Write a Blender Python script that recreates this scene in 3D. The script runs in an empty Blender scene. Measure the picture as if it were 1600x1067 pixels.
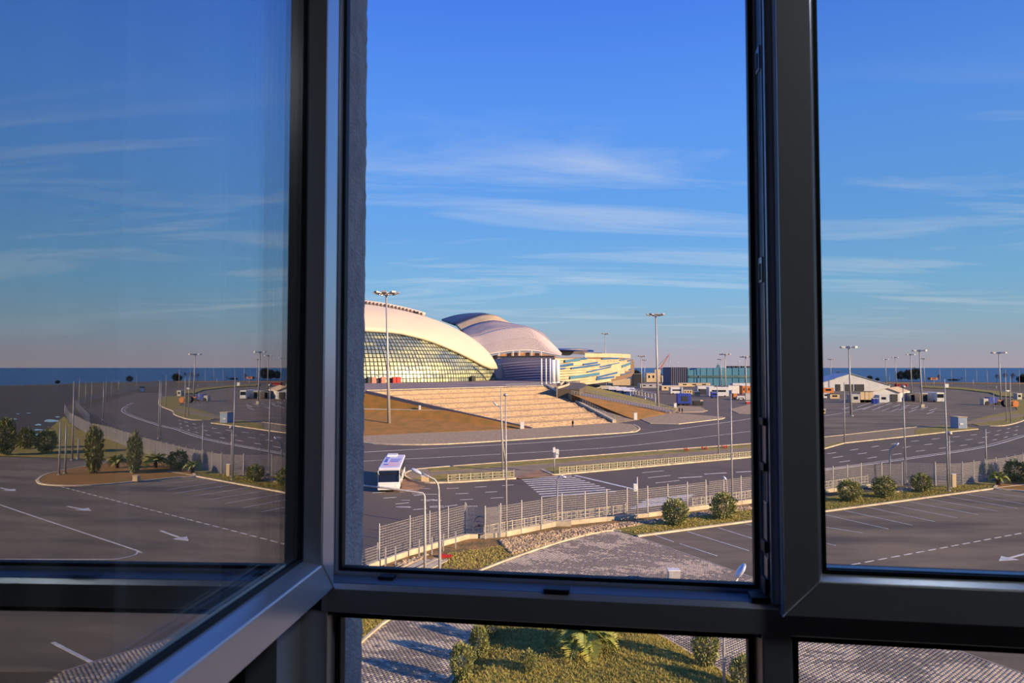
import bpy, math, random
import numpy as np
from mathutils import Vector, Matrix
random.seed(7); RNG = np.random.default_rng(7)
sc = bpy.context.scene
COL = sc.collection
PI = math.pi
# ------------------------------------------------------------------ camera
F = 1070.0; CX, CY = 800.0, 533.5; H = 14.6; PITCH = math.atan(41.0 / F)
cam_d = bpy.data.cameras.new('camera'); cam = bpy.data.objects.new('camera', cam_d); COL.objects.link(cam)
cam.location = (0, 0, H); cam.rotation_euler = (PI / 2 + PITCH, 0, 0)
cam_d.sensor_width = 36; cam_d.lens = F / 1600 * 36; cam_d.clip_start = .02; cam_d.clip_end = 120000
cam_d.dof.use_dof = True; cam_d.dof.focus_distance = 90; cam_d.dof.aperture_fstop = 11
sc.camera = cam
sc.view_settings.view_transform = 'Standard'; sc.view_settings.look = 'None'
sc.view_settings.gamma = 1; sc.view_settings.use_curve_mapping = False
sc.view_settings.exposure = 0.0
sc.cycles.max_bounces = 8; sc.cycles.diffuse_bounces = 4; sc.cycles.glossy_bounces = 5
sc.cycles.transparent_max_bounces = 40; sc.cycles.use_denoising = True
sc.cycles.sample_clamp_indirect = 6; sc.cycles.caustics_reflective = False; sc.cycles.caustics_refractive = False

def lin(c):
    return tuple(((x / 255) / 12.92 if x / 255 <= .04045 else ((x / 255 + .055) / 1.055) ** 2.4) for x in c)
def L4(c): return (*lin(c), 1)
# ------------------------------------------------------------------ world (sky by elevation, thin cirrus)
W = bpy.data.worlds.new('sky'); sc.world = W; W.use_nodes = True
nt = W.node_tree; nt.nodes.clear()
def N(t, kind, **kw):
    n = t.nodes.new(kind)
    for k, v in kw.items():
        if k.startswith('i_'):
            k2 = k[2:]; k2 = int(k2) if k2.isdigit() else k2.replace('_', ' ')
            n.inputs[k2].default_value = v
        else: setattr(n, k, v)
    return n
def ramp(n, stops):
    e = n.color_ramp.elements
    while len(e) > 1: e.remove(e[0])
    e[0].position, e[0].color = stops[0]
    for p, c in stops[1:]:
        x = e.new(p); x.color = c
tc = N(nt, 'ShaderNodeTexCoord'); sep = N(nt, 'ShaderNodeSeparateXYZ'); nt.links.new(tc.outputs['Generated'], sep.inputs[0])
cr = N(nt, 'ShaderNodeValToRGB')
ramp(cr, [(0.0, L4((178, 166, 178))), (.022, L4((170, 170, 184))), (.06, L4((150, 182, 204))), (.11, L4((128, 182, 222))),
          (.2, L4((106, 166, 232))), (.34, L4((92, 152, 240))), (.47, L4((74, 130, 234))), (.75, L4((54, 104, 212))), (1, L4((44, 90, 196)))])
nt.links.new(sep.outputs[2], cr.inputs[0])
den = N(nt, 'ShaderNodeMath', operation='ADD', i_1=.06); nt.links.new(sep.outputs[2], den.inputs[0])
dx_ = N(nt, 'ShaderNodeMath', operation='DIVIDE'); nt.links.new(sep.outputs[0], dx_.inputs[0]); nt.links.new(den.outputs[0], dx_.inputs[1])
dy_ = N(nt, 'ShaderNodeMath', operation='DIVIDE'); nt.links.new(sep.outputs[1], dy_.inputs[0]); nt.links.new(den.outputs[0], dy_.inputs[1])
cmb = N(nt, 'ShaderNodeCombineXYZ'); nt.links.new(dx_.outputs[0], cmb.inputs[0]); nt.links.new(dy_.outputs[0], cmb.inputs[1])
mp = N(nt, 'ShaderNodeMapping'); mp.inputs['Rotation'].default_value = (0, 0, .25); mp.inputs['Scale'].default_value = (.28, 1.0, 1)
nt.links.new(cmb.outputs[0], mp.inputs[0])
cn = N(nt, 'ShaderNodeTexNoise', i_Scale=1.15, i_Detail=7.0, i_Roughness=.62, i_Distortion=.9); nt.links.new(mp.outputs[0], cn.inputs['Vector'])
crm = N(nt, 'ShaderNodeValToRGB'); ramp(crm, [(.50, (0, 0, 0, 1)), (.75, (1, 1, 1, 1))]); nt.links.new(cn.outputs[0], crm.inputs[0])
band = N(nt, 'ShaderNodeValToRGB'); ramp(band, [(.02, (0, 0, 0, 1)), (.09, (.6, .6, .6, 1)), (.18, (.6, .6, .6, 1)), (.28, (.45, .45, .45, 1)), (.38, (.0, .0, .0, 1))])
nt.links.new(sep.outputs[2], band.inputs[0])
mul = N(nt, 'ShaderNodeMath', operation='MULTIPLY'); nt.links.new(crm.outputs[0], mul.inputs[0]); nt.links.new(band.outputs[0], mul.inputs[1])
mx = N(nt, 'ShaderNodeMixRGB'); mx.inputs[2].default_value = L4((215, 222, 232)); nt.links.new(mul.outputs[0], mx.inputs[0]); nt.links.new(cr.outputs[0], mx.inputs[1])
bg = N(nt, 'ShaderNodeBackground', i_Strength=1.0); nt.links.new(mx.outputs[0], bg.inputs[0])
wo = N(nt, 'ShaderNodeOutputWorld'); nt.links.new(bg.outputs[0], wo.inputs[0])
# ------------------------------------------------------------------ sun
SUN_AZ, SUN_EL = math.radians(120), math.radians(18.5)
sd = bpy.data.lights.new('sun', 'SUN'); sd.energy = 7.5; sd.angle = math.radians(.7); sd.color = (1.0, .74, .46)
so = bpy.data.objects.new('sun', sd); COL.objects.link(so)
sdir = Vector((math.sin(SUN_AZ) * math.cos(SUN_EL), math.cos(SUN_AZ) * math.cos(SUN_EL), math.sin(SUN_EL)))
so.rotation_euler = sdir.to_track_quat('Z', 'Y').to_euler(); so.location = (60, -20, 60)
# ------------------------------------------------------------------ pixel -> place
cp, sp = math.cos(PITCH), math.sin(PITCH)
def ray(px, py):
    u = CY - py
    return Vector((px - CX, F * cp - u * sp, F * sp + u * cp))
def at(px, py, z=0.0):
    r = ray(px, py); return Vector((0, 0, H)) + r * ((z - H) / r.z)
def dep(px, py, Y):
    r = ray(px, py); return Vector((0, 0, H)) + r * (Y / r.y)
def ztop(P, py):      # height reached above point P when seen at pixel row py
    r = ray(CX, py); return H + r.z * P[1] / r.y
# window plane frame: s along the wall, d outwards, z relative to camera height
PSI = math.radians(8.1); WC, WS = math.cos(PSI), math.sin(PSI); D0 = 1.05
def wp(s, d, z): return Vector((s * WC + d * WS, D0 - s * WS + d * WC, H + z))
# open sash plane
AZ = math.radians(5.35)
SU = Vector((-math.sin(AZ), -math.cos(AZ), 0)); SV = Vector((math.cos(AZ), -math.sin(AZ), 0))   # along the sash, out of its outer face
HG = wp(-.283, 0, 0)
def sashp(t, v, z): return Vector((HG.x, HG.y, H + z)) + SU * t + SV * v
GP = sashp(0, -.032, 0)
def R(px, py, z=0.0):  # a pixel seen mirrored in the open sash -> its real place
    P = at(px, py - 4.5, z); k = (P - GP).dot(SV); return P - SV * (2 * k)
# ------------------------------------------------------------------ materials
MATS = {}
def mat(name, c1, c2=None, scale=5.0, rough=.8, metal=0.0, bump=0.0, bscale=None, detail=4.0, spec=.5, lo=.35, hi=.65, stretch=None, attr=None, emit=None):
    if name in MATS: return MATS[name]
    m = bpy.data.materials.new(name); m.use_nodes = True; t = m.node_tree; b = t.nodes['Principled BSDF']
    b.inputs['Roughness'].default_value = rough; b.inputs['Metallic'].default_value = metal; b.inputs['Specular IOR Level'].default_value = spec
    b.inputs['Base Color'].default_value = L4(c1)
    tc = N(t, 'ShaderNodeTexCoord'); src = tc.outputs['Object']
    if stretch:
        mpp = N(t, 'ShaderNodeMapping'); mpp.inputs['Scale'].default_value = stretch[:3]
        if len(stretch) > 3: mpp.inputs['Rotation'].default_value = (0, 0, stretch[3])
        t.links.new(src, mpp.inputs[0]); src = mpp.outputs[0]
    if c2 is not None:
        n = N(t, 'ShaderNodeTexNoise', i_Scale=scale, i_Detail=detail, i_Roughness=.6); t.links.new(src, n.inputs['Vector'])
        r = N(t, 'ShaderNodeValToRGB'); ramp(r, [(lo, L4(c1)), (hi, L4(c2))]); t.links.new(n.outputs[0], r.inputs[0])
        out = r.outputs[0]
        if attr:
            a = N(t, 'ShaderNodeAttribute'); a.attribute_name = attr
            mm = N(t, 'ShaderNodeMixRGB', blend_type='MULTIPLY', i_0=1.0); t.links.new(out, mm.inputs[1]); t.links.new(a.outputs[0], mm.inputs[2]); out = mm.outputs[0]
        t.links.new(out, b.inputs['Base Color'])
    elif attr:
        a = N(t, 'ShaderNodeAttribute'); a.attribute_name = attr; t.links.new(a.outputs[0], b.inputs['Base Color'])
    if bump:
        n2 = N(t, 'ShaderNodeTexNoise', i_Scale=bscale or scale * 4, i_Detail=5.0); t.links.new(tc.outputs['Object'], n2.inputs['Vector'])
        bp = N(t, 'ShaderNodeBump', i_Strength=bump, i_Distance=.1); t.links.new(n2.outputs[0], bp.inputs['Height']); t.links.new(bp.outputs[0], b.inputs['Normal'])
    MATS[name] = m; return m
def glass_mat(name, tint=(1, 1, 1), f0=.045, boost=1.0):
    m = bpy.data.materials.new(name); m.use_nodes = True; t = m.node_tree; t.nodes.clear()
    g = N(t, 'ShaderNodeNewGeometry'); dt = N(t, 'ShaderNodeVectorMath', operation='DOT_PRODUCT')
    t.links.new(g.outputs['Incoming'], dt.inputs[0]); t.links.new(g.outputs['Normal'], dt.inputs[1])
    ab = N(t, 'ShaderNodeMath', operation='ABSOLUTE'); t.links.new(dt.outputs['Value'], ab.inputs[0])
    om = N(t, 'ShaderNodeMath', operation='SUBTRACT', i_0=1.0); t.links.new(ab.outputs[0], om.inputs[1])
    pw = N(t, 'ShaderNodeMath', operation='POWER', i_1=4.0); t.links.new(om.outputs[0], pw.inputs[0])
    ma = N(t, 'ShaderNodeMath', operation='MULTIPLY_ADD', i_1=(1 - f0) * boost, i_2=f0); ma.use_clamp = True; t.links.new(pw.outputs[0], ma.inputs[0])
    tr = N(t, 'ShaderNodeBsdfTransparent'); tr.inputs[0].default_value = (*tint, 1)
    gl = N(t, 'ShaderNodeBsdfGlossy', i_Roughness=0.0); gl.inputs[0].default_value = (1, 1, 1, 1)
    mi = N(t, 'ShaderNodeMixShader'); t.links.new(ma.outputs[0], mi.inputs[0]); t.links.new(tr.outputs[0], mi.inputs[1]); t.links.new(gl.outputs[0], mi.inputs[2])
    o = N(t, 'ShaderNodeOutputMaterial'); t.links.new(mi.outputs[0], o.inputs[0]); MATS[name] = m; return m
GLASS = glass_mat('window_glass', (.99, .995, .99), .03)
COATED = glass_mat('coated_glass', (.98, .99, .99), .2, .95)
ASPH = mat('asphalt', (108, 93, 74), (88, 77, 64), .09, .85, bump=.12, bscale=3.0, lo=.3, hi=.7, detail=6, stretch=(1, .35, 1, .9))
ASPH2 = mat('asphalt_lot', (128, 113, 90), (82, 74, 62), .16, .9, bump=.1, bscale=3.0, lo=.38, hi=.66, detail=6, stretch=(.35, 1.3, 1, .22))
PAINT = mat('road_paint', (222, 220, 214), (180, 178, 176), 2.5, .7)
GRASS = mat('winter_grass', (164, 112, 42), (126, 98, 34), .35, .95, bump=.5, bscale=2.0, lo=.35, hi=.7, detail=8)
GRASS2 = mat('verge_grass', (160, 140, 56), (112, 106, 42), .8, .95, bump=.6, bscale=3.0, detail=8)
GRASS3 = mat('mound_grass', (190, 168, 76), (112, 116, 48), 1.1, .95, bump=.9, bscale=5.0, detail=8)
SOIL = mat('soil', (92, 80, 56), (66, 62, 44), .03, .95, bump=.3, bscale=1.0, detail=8)
DIRT = mat('clay_dirt', (160, 120, 66), (104, 90, 50), .9, .95, bump=.8, bscale=4.0, detail=8)
PAVE = mat('paving', (182, 158, 118), (142, 120, 92), 1.6, .9, bump=.3, bscale=4, detail=8)
PAVE2 = mat('path_paving', (152, 132, 100), (128, 112, 86), .6, .9)
KERB = mat('kerb_concrete', (226, 208, 172), (188, 170, 140), .8, .85)
CONC = mat('concrete', (206, 192, 160), (172, 158, 134), .9, .9, bump=.2)
STONE = mat('stair_stone', (198, 168, 130), (122, 102, 82), 1.6, .9, bump=.5, bscale=1.5, detail=10, lo=.42, hi=.72, stretch=(.35, 1.2, 1, -.7))
STONE_D = mat('stair_shadow_joint', (120, 104, 96), None)
METAL = mat('galvanised_metal', (188, 184, 178), (164, 160, 156), 6, .55, .35)
WHITEM = mat('white_metal', (222, 220, 212), (196, 194, 188), 3, .5)
DARKM = mat('dark_metal', (46, 46, 50), (30, 30, 34), 3, .6)
RAILM = mat('railing_paint', (196, 184, 158), (172, 162, 140), 3, .7)
LEAF = mat('shrub_leaf', (112, 112, 48), (66, 78, 34), 1.5, .7, detail=3)
LEAF2 = mat('palm_leaf', (196, 184, 92), (124, 138, 64), 2.2, .6)
LEAFD = mat('pine_leaf', (50, 54, 36), (34, 38, 28), .8, .9)
BARK = mat('bark', (96, 78, 60), (70, 58, 46), 6, .9)
TWIG = mat('bare_twigs', (104, 88, 78), (80, 68, 62), 1, .9)
ROCK = mat('rubble_stone', (206, 178, 136), (140, 122, 98), 1.2, .9, bump=.3)
SEA = mat('sea_water', (38, 66, 98), (52, 82, 116), .004, .4, bump=.25, bscale=.12, stretch=(.15, 1, 1, -.5), spec=.25)
BLUE = mat('blue_paint', (34, 66, 168), (28, 54, 140), 2, .5)
BLUED = mat('dark_blue_cladding', (42, 70, 140), (36, 58, 120), .1, .35)
TEAL = mat('teal_glazing', (88, 136, 156), (78, 126, 146), .05, .3)
CREAM = mat('cream_cladding', (214, 188, 146), (196, 170, 130), .15, .6)
WHITE = mat('white_paint', (228, 226, 220), (206, 204, 200), .8, .55)
TENT = mat('tent_fabric', (214, 212, 208), (196, 196, 198), .3, .7)
RED = mat('red_paint', (196, 44, 36), (170, 36, 32), 2, .6)
ORANGE = mat('orange_paint', (214, 128, 60), (190, 108, 48), 2, .6)
BLACK = mat('black_rubber', (16, 16, 18), (22, 22, 24), 8, .7)
WINDK = mat('dark_glazing', (34, 40, 48), (24, 28, 34), .5, .15)
SNOWP = mat('puddle_water', (120, 160, 190), (150, 180, 200), .3, .08)
# ------------------------------------------------------------------ mesh tools
class B:
    def __init__(s): s.v = []; s.f = []
    def add(s, vs, fs):
        o = len(s.v); s.v += [tuple(p) for p in vs]; s.f += [tuple(i + o for i in f) for f in fs]; return s
    def box(s, c, size, rz=0.0, ax=None):
        hx, hy, hz = size[0] / 2, size[1] / 2, size[2] / 2; ca, sa = math.cos(rz), math.sin(rz); vs = []
        for z in (-hz, hz):
            for x, y in ((-hx, -hy), (hx, -hy), (hx, hy), (-hx, hy)):
                vs.append((c[0] + x * ca - y * sa, c[1] + x * sa + y * ca, c[2] + z))
        return s.add(vs, [(3, 2, 1, 0), (4, 5, 6, 7), (0, 1, 5, 4), (1, 2, 6, 5), (2, 3, 7, 6), (3, 0, 4, 7)])
    def hexa(s, p):   # eight corners, bottom ring then top ring
        return s.add(p, [(3, 2, 1, 0), (4, 5, 6, 7), (0, 1, 5, 4), (1, 2, 6, 5), (2, 3, 7, 6), (3, 0, 4, 7)])
    def tube(s, pts, r, n=6, cap=True):
        pts = [Vector(p) for p in pts]; rs = r if isinstance(r, (list, tuple)) else [r] * len(pts); o = len(s.v); k = len(pts)
        for i, p in enumerate(pts):
            t = (pts[min(i + 1, k - 1)] - pts[max(i - 1, 0)]).normalized()
            a = t.cross(Vector((0, 0, 1)) if abs(t.z) < .9 else Vector((1, 0, 0))).normalized(); b = t.cross(a)
            for j in range(n):
                q = p + (a * math.cos(2 * PI * j / n) + b * math.sin(2 * PI * j / n)) * rs[i]; s.v.append(tuple(q))
        for i in range(k - 1):
            for j in range(n):
                s.f.append((o + i * n + j, o + i * n + (j + 1) % n, o + (i + 1) * n + (j + 1) % n, o + (i + 1) * n + j))
        if cap: s.f.append(tuple(o + j for j in range(n))[::-1]); s.f.append(tuple(o + (k - 1) * n + j for j in range(n)))
        return s
    def prism(s, poly, z0, z1):   # ground polygon, given as points or (x, y)
        n = len(poly); a = sum(poly[i][0] * poly[(i + 1) % n][1] - poly[(i + 1) % n][0] * poly[i][1] for i in range(n))
        if a < 0: poly = poly[::-1]
        vs = [(p[0], p[1], z0) for p in poly] + [(p[0], p[1], z1) for p in poly]
        return s.add(vs, [tuple(range(n - 1, -1, -1)), tuple(range(n, 2 * n))] + [(i, (i + 1) % n, n + (i + 1) % n, n + i) for i in range(n)])
    def ell(s, c, r, nu=10, nv=6):
        o = len(s.v)
        for i in range(nv + 1):
            ph = PI * i / nv
            for j in range(nu):
                th = 2 * PI * j / nu; s.v.append((c[0] + r[0] * math.sin(ph) * math.cos(th), c[1] + r[1] * math.sin(ph) * math.sin(th), c[2] + r[2] * math.cos(ph)))
        for i in range(nv):
            for j in range(nu): s.f.append((o + i * nu + j, o + (i + 1) * nu + j, o + (i + 1) * nu + (j + 1) % nu, o + i * nu + (j + 1) % nu))
        return s
    def ribbon(s, pts, w, z0, z1, closed=False):   # a strip of width w with height z0..z1 along ground points
        pts = [Vector((p[0], p[1])) for p in pts]; n = len(pts); L = []; Rr = []
        for i in range(n):
            a = pts[(i - 1) % n] if (closed or i) else pts[i]; b = pts[(i + 1) % n] if (closed or i < n - 1) else pts[i]
            t = (b - a).normalized(); nn = Vector((-t.y, t.x)); L.append(pts[i] + nn * w / 2); Rr.append(pts[i] - nn * w / 2)
        m = n if closed else n - 1
        for i in range(m):
            j = (i + 1) % n
            s.hexa([(*Rr[i], z0), (*Rr[j], z0), (*L[j], z0), (*L[i], z0), (*Rr[i], z1), (*Rr[j], z1), (*L[j], z1), (*L[i], z1)])
        return s
    def mesh(s, name, smooth=False):
        m = bpy.data.meshes.new(name); m.from_pydata(s.v, [], s.f); m.update()
        if smooth: m.polygons.foreach_set('use_smooth', [True] * len(m.polygons))
        return m
    def build(s, name, m, parent=None, smooth=False, **kw):
        o = bpy.data.objects.new(name, s.mesh(name, smooth)); COL.objects.link(o); o.data.materials.append(m)
        if parent is not None: o.parent = parent
        tag(o, **kw); return o
def tag(o, label=None, cat=None, group=None, kind=None):
    if label: o['label'] = label
    if cat: o['category'] = cat
    if group: o['group'] = group
    if kind: o['kind'] = kind
    return o
def E(name, loc, label=None, cat=None, group=None, kind=None, rz=0.0):
    o = bpy.data.objects.new(name, None); COL.objects.link(o); o.location = loc; o.rotation_euler = (0, 0, rz); o.empty_display_size = .3
    return tag(o, label, cat, group, kind)
def inst(src, name, parent, loc, rz=0.0, rot=None, scale=None):
    o = bpy.data.objects.new(name, src); COL.objects.link(o); o.location = loc; o.rotation_euler = rot or (0, 0, rz)
    if scale: o.scale = scale
    if parent is not None: o.parent = parent
    return o
def bevel(o, w, seg=2):
    m = o.modifiers.new('bevel', 'BEVEL'); m.width = w; m.segments = seg; m.limit_method = 'ANGLE'
    return o
def pts_at(L, z=0.0): return [at(x, y, z) for x, y in L]
def pts_R(L): return [R(x, y) for x, y in L]
def resample(P, step):
    P = [Vector((p[0], p[1])) for p in P]; out = [P[0].copy()]; acc = 0.0
    for a, b in zip(P, P[1:]):
        d = (b - a).length; t = step - acc
        while t <= d: out.append(a.lerp(b, t / d)); t += step
        acc = d - (t - step)
    return out
def smooth_pts(P, n=6):
    P = [Vector((p[0], p[1])) for p in P]; out = []
    for i in range(len(P) - 1):
        p0, p1, p2, p3 = P[max(i - 1, 0)], P[i], P[i + 1], P[min(i + 2, len(P) - 1)]
        for k in range(n):
            t = k / n; out.append(.5 * ((2 * p1) + (p2 - p0) * t + (2 * p0 - 5 * p1 + 4 * p2 - p3) * t * t + (3 * p1 - p0 - 3 * p2 + p3) * t ** 3))
    out.append(P[-1]); return out
def offset(P, w):
    P = [Vector((p[0], p[1])) for p in P]; o = []
    for i in range(len(P)):
        t = (P[min(i + 1, len(P) - 1)] - P[max(i - 1, 0)]).normalized(); o.append(P[i] + Vector((t.y, -t.x)) * w)
    return o

# ================================================================== THE ROOM AND THE WINDOW
WALLM = mat('room_wall_paint', (120, 112, 104), (112, 104, 98), 2, .9)
STUC = mat('grey_stucco', (222, 220, 212), (196, 194, 188), 30, .95, bump=.5, bscale=160)
PVC = mat('white_frame_lacquer', (232, 233, 236), (232, 234, 238), 3, .27, metal=.42, spec=1.0)
RUB = mat('glazing_gasket', (10, 10, 11), None, rough=.6)
SPACER = mat('spacer_metal', (120, 130, 150), None, rough=.35, metal=.6)
STEEL = mat('zinc_hardware', (170, 176, 186), (150, 156, 166), 30, .3, .8)
CURT = mat('curtain_fabric', (244, 240, 236), (238, 234, 230), 20, .9)
def wbox(s0, s1, d0, d1, z0, z1, b=None):
    b = b or B(); return b.hexa([wp(s0, d0, z0), wp(s1, d0, z0), wp(s1, d1, z0), wp(s0, d1, z0), wp(s0, d0, z1), wp(s1, d0, z1), wp(s1, d1, z1), wp(s0, d1, z1)])
ZF, ZC = -1.45, 1.25      # floor and ceiling relative to the eye
def struct(b, name, m, parent=None, **kw): return b.build(name, m, parent, kind='structure' if parent is None else None, **kw)
struct(wbox(-1.8, 2.6, -3.6, .17, ZF - .2, ZF), 'floor', mat('floor_wood', (96, 70, 50), (80, 58, 42), 4, .5))
struct(wbox(-1.8, 2.6, -3.6, .17, ZC, ZC + .2), 'ceiling', WALLM)
cl = E('added_fill_lamp', wp(1.2, -.6, ZC - .02), 'added round fill lamp on the ceiling, out of view, brightening the window frames', 'lamp')  # added, unseen lamp that lifts the light on the room-facing frames
B().tube([(0, 0, -.07), (0, 0, .02)], [.2, .22], 24).build('fill_lamp_shade', mat('fill_lamp_shade', (236, 236, 232), None), cl)
LM = mat('fill_lamp_diffuser', (255, 255, 255), None); LM.node_tree.nodes['Principled BSDF'].inputs['Emission Color'].default_value = (.82, .91, 1, 1); LM.node_tree.nodes['Principled BSDF'].inputs['Emission Strength'].default_value = 8.0
B().tube([(0, 0, -.10), (0, 0, -.0705)], .18, 24).build('fill_lamp_diffuser', LM, cl)
struct(wbox(-2.0, -1.8, -3.6, .17, ZF - .2, ZC + .2), 'wall_left', WALLM)
struct(wbox(2.6, 2.8, -3.6, .17, ZF - .2, ZC + .2), 'wall_right', WALLM)
struct(wbox(-2.0, 2.8, -3.8, -3.6, ZF - .2, ZC + .2), 'wall_back', WALLM)
SR, ZSILL, ZHEAD = -.297, -1.0, 1.0
SRR = 1.42
wf = E('wall_front', wp(-.5, 0, ZF), kind='structure')
def wpart(name, *a, m=WALLM): return wbox(*a).build(name, m, wf)
wpart('wall_section', -1.8, -.385, -.079, .07, ZF, ZC)
wpart('wall_section', SRR + .07, 2.6, -.079, .07, ZF, ZC)
wpart('wall_section', -.385, SRR + .07, -.079, .07, ZHEAD + .07, ZC)
wpart('wall_section', -.385, SRR + .07, -.079, .07, ZF, ZSILL - .07)
# outside insulation with a rough stucco edge
def stucco_left():
    b = B(); nz = 220; rows = []
    for i in range(nz + 1):
        z = ZF + (ZC - ZF) * i / nz; j = random.uniform(-.0012, .0012)
        rows.append([wp(-1.8, .0701, z), wp(SR, .0701, z), wp(SR + .0006, .13, z), wp(SR + random.uniform(-.001, .001), .166 + j, z), wp(SR - .006, .172 + j, z), wp(-1.8, .172, z)])
    vs = [p for r in rows for p in r]; fs = []
    for i in range(nz):
        for k in range(6):
            a = i * 6 + k; c = i * 6 + (k + 1) % 6; fs.append((a, c, c + 6, a + 6))
    fs.append((5, 4, 3, 2, 1, 0)); fs.append(tuple(nz * 6 + k for k in range(6)))
    b.add(vs, fs); return b
stucco_left().build('stucco_reveal', STUC, wf, label='rough grey stucco edge of the outer wall')
wpart('stucco_reveal', SRR + .07, 2.6, .0701, .172, ZF, ZC, m=STUC)
wpart('stucco_reveal', SR, SRR + .07, .0701, .172, ZHEAD + .03, ZC, m=STUC)
wpart('stucco_reveal', SR, SRR + .07, .0701, .172, ZF, ZSILL - .03, m=STUC)
wbox(-.385, -.3366, -.079, -.0005, ZF + .001, -.375).build('trim_1', mat('white_lining', (226, 228, 232), (216, 218, 224), 5, .6), kind='structure')
# fixed frame: profile boxes (inner lip + outer upstand)
w1 = E('window_1', wp(.3, 0, ZSILL), kind='structure')
def fr(name, *a, m=PVC, bw=.0025, parent=w1, **kw):
    o = wbox(*a).build(name, m, parent, **kw)
    if bw: bevel(o, bw)
    return o
ZL = -.34                         # top of transom lip
# left jamb, opening light
fr('frame_jamb', -.385, -.303, 0, .07, ZL, ZHEAD + .06)
fr('frame_upstand', -.303, -.2965, .05, .07, ZL, ZHEAD)
fr('gasket', -.2965, -.2905, .052, .066, ZL + .004, ZHEAD, m=RUB, bw=0)
fr('frame_jamb', -.385, -.2936, 0, .07, ZSILL - .06, -.383)
# transom
def prof(name, axis, pts2, a0, a1, m=PVC, parent=w1):   # extrude a (u, d) profile along s (axis 's') or z
    b = B(); vs = []
    for a in (a0, a1):
        for u, d in pts2: vs.append(wp(a, d, u) if axis == 's' else wp(u, d, a))
    n = len(pts2); b.add(vs, [tuple(range(n)), tuple(range(2 * n - 1, n - 1, -1))] + [(i, n + i, n + (i + 1) % n, (i + 1) % n) for i in range(n)])
    return b.build(name, m, parent)
prof('transom', 's', [(-.347, 0), (-.3405, .007), (-.3405, .05), (-.334, .05), (-.334, .07), (-.39, .07), (-.39, .022), (-.384, .002), (-.382, 0)], -.3029, SRR)
fr('rebate_strip', -.3028, .3762, .009, .0498, ZL - .001, ZL + .0003, m=mat('rebate_grey', (120, 128, 140), None, rough=.6), bw=0)
fr('gasket', -.2905, .366, .051, .0655, -.334, -.328, m=RUB, bw=0)
# mullion, upper (sash rebate) and lower (fixed glazing)
fr('mullion', .3764, .4, 0, .07, -.3405, ZHEAD)
fr('frame_upstand', .3705, .3763, .05, .07, -.3404, ZHEAD)
fr('gasket', .3637, .3705, .051, .066, -.334, ZHEAD, m=RUB, bw=0)
fr('mullion', .363, .4024, 0, .07, ZSILL, -.3822)
for s0, s1, dd in ((.3555, .363, 1), (.4024, .41, -1), (-.2936, -.2885, -1)):
    a, c = (s0, s1) if dd > 0 else (s1, s0)
    prof('glazing_bead', 'z', [(c, .001), (a, .02), (a, .05), (c, .05)] if dd > 0 else [(c, .001), (c, .05), (a, .05), (a, .02)], ZSILL, -.39)
# note: outer corner of each bead meets the gasket and the lower panes
for s0, s1 in ((.3475, .3555), (.41, .4175), (-.2885, -.279)): fr('gasket', s0, s1, .02, .04, ZSILL + .008, -.398, m=RUB, bw=0)
for s0, s1 in ((-.2885, .3555), (.41, SRR)):
    fr('gasket', s0, s1, .02, .04, -.398, -.39, m=RUB, bw=0); fr('gasket', s0, s1, .02, .04, ZSILL, ZSILL + .008, m=RUB, bw=0)
    for dd in (.026, .044):
        wbox(s0, s1, dd, dd + .004, ZSILL, -.3901).build('pane', GLASS, w1)
fr('frame_sill', -.385, SRR + .06, 0, .07, ZSILL - .06, ZSILL)
fr('frame_head', -.385, SRR + .06, 0, .07, ZHEAD, ZHEAD + .06)
fr('frame_jamb', SRR, SRR + .06, 0, .07, ZSILL, ZHEAD)
# hardware on the mullion rebate and the transom
hw = [(1187, 75, 112), (1192, 402, 442)]
for px, y0, y1 in hw:
    z0, z1 = ztop((0, 1.02), y1) - H, ztop((0, 1.02), y0) - H
    fr('striker_plate', .3715, .3762, .012, .034, z0, z1, m=STEEL, bw=.001)
    fr('striker_clip', .3700, .3714, .018, .028, z0 + .004, z1 - .01, m=DARKM, bw=0)
for s_, d_ in ((.3755, .008), (.3755, .02), (.3755, .032)):
    fr('fitting_rail', s_ - .0012, s_ + .0008, d_, d_ + .006, ZL + .02, ZHEAD, m=STEEL, bw=.0004)
for y0, y1, k in ((652, 664, 1), (664, 722, 0), (722, 734, 1), (782, 842, 0), (842, 860, 1), (868, 900, 0), (900, 925, 1)):
    z0, z1 = ztop((0, 1.02), y1) - H, ztop((0, 1.02), y0) - H
    fr('lock_keep' if k else 'lock_plate', .3690 if k else .3725, .3745, .006, .03 if k else .026, z0, z1, m=DARKM if k else STEEL, bw=.001)
fr('corner_fitting', .350, .3755, .004, .034, ZL + .0002, ZL + .008, m=DARKM, bw=.001)
for x0, x1, y in ((583, 607, 905), (848, 888, 924)):
    sa = [(D0 * ((x - 800) / F)) / (WC + (x - 800) / F * WS) for x in (x0, x1)]
    fr('striker_block', sa[0], sa[1], .004 if x0 > 700 else .03, .026 if x0 > 700 else .045, ZL + .0002, ZL + .006, m=DARKM, bw=.001)
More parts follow.
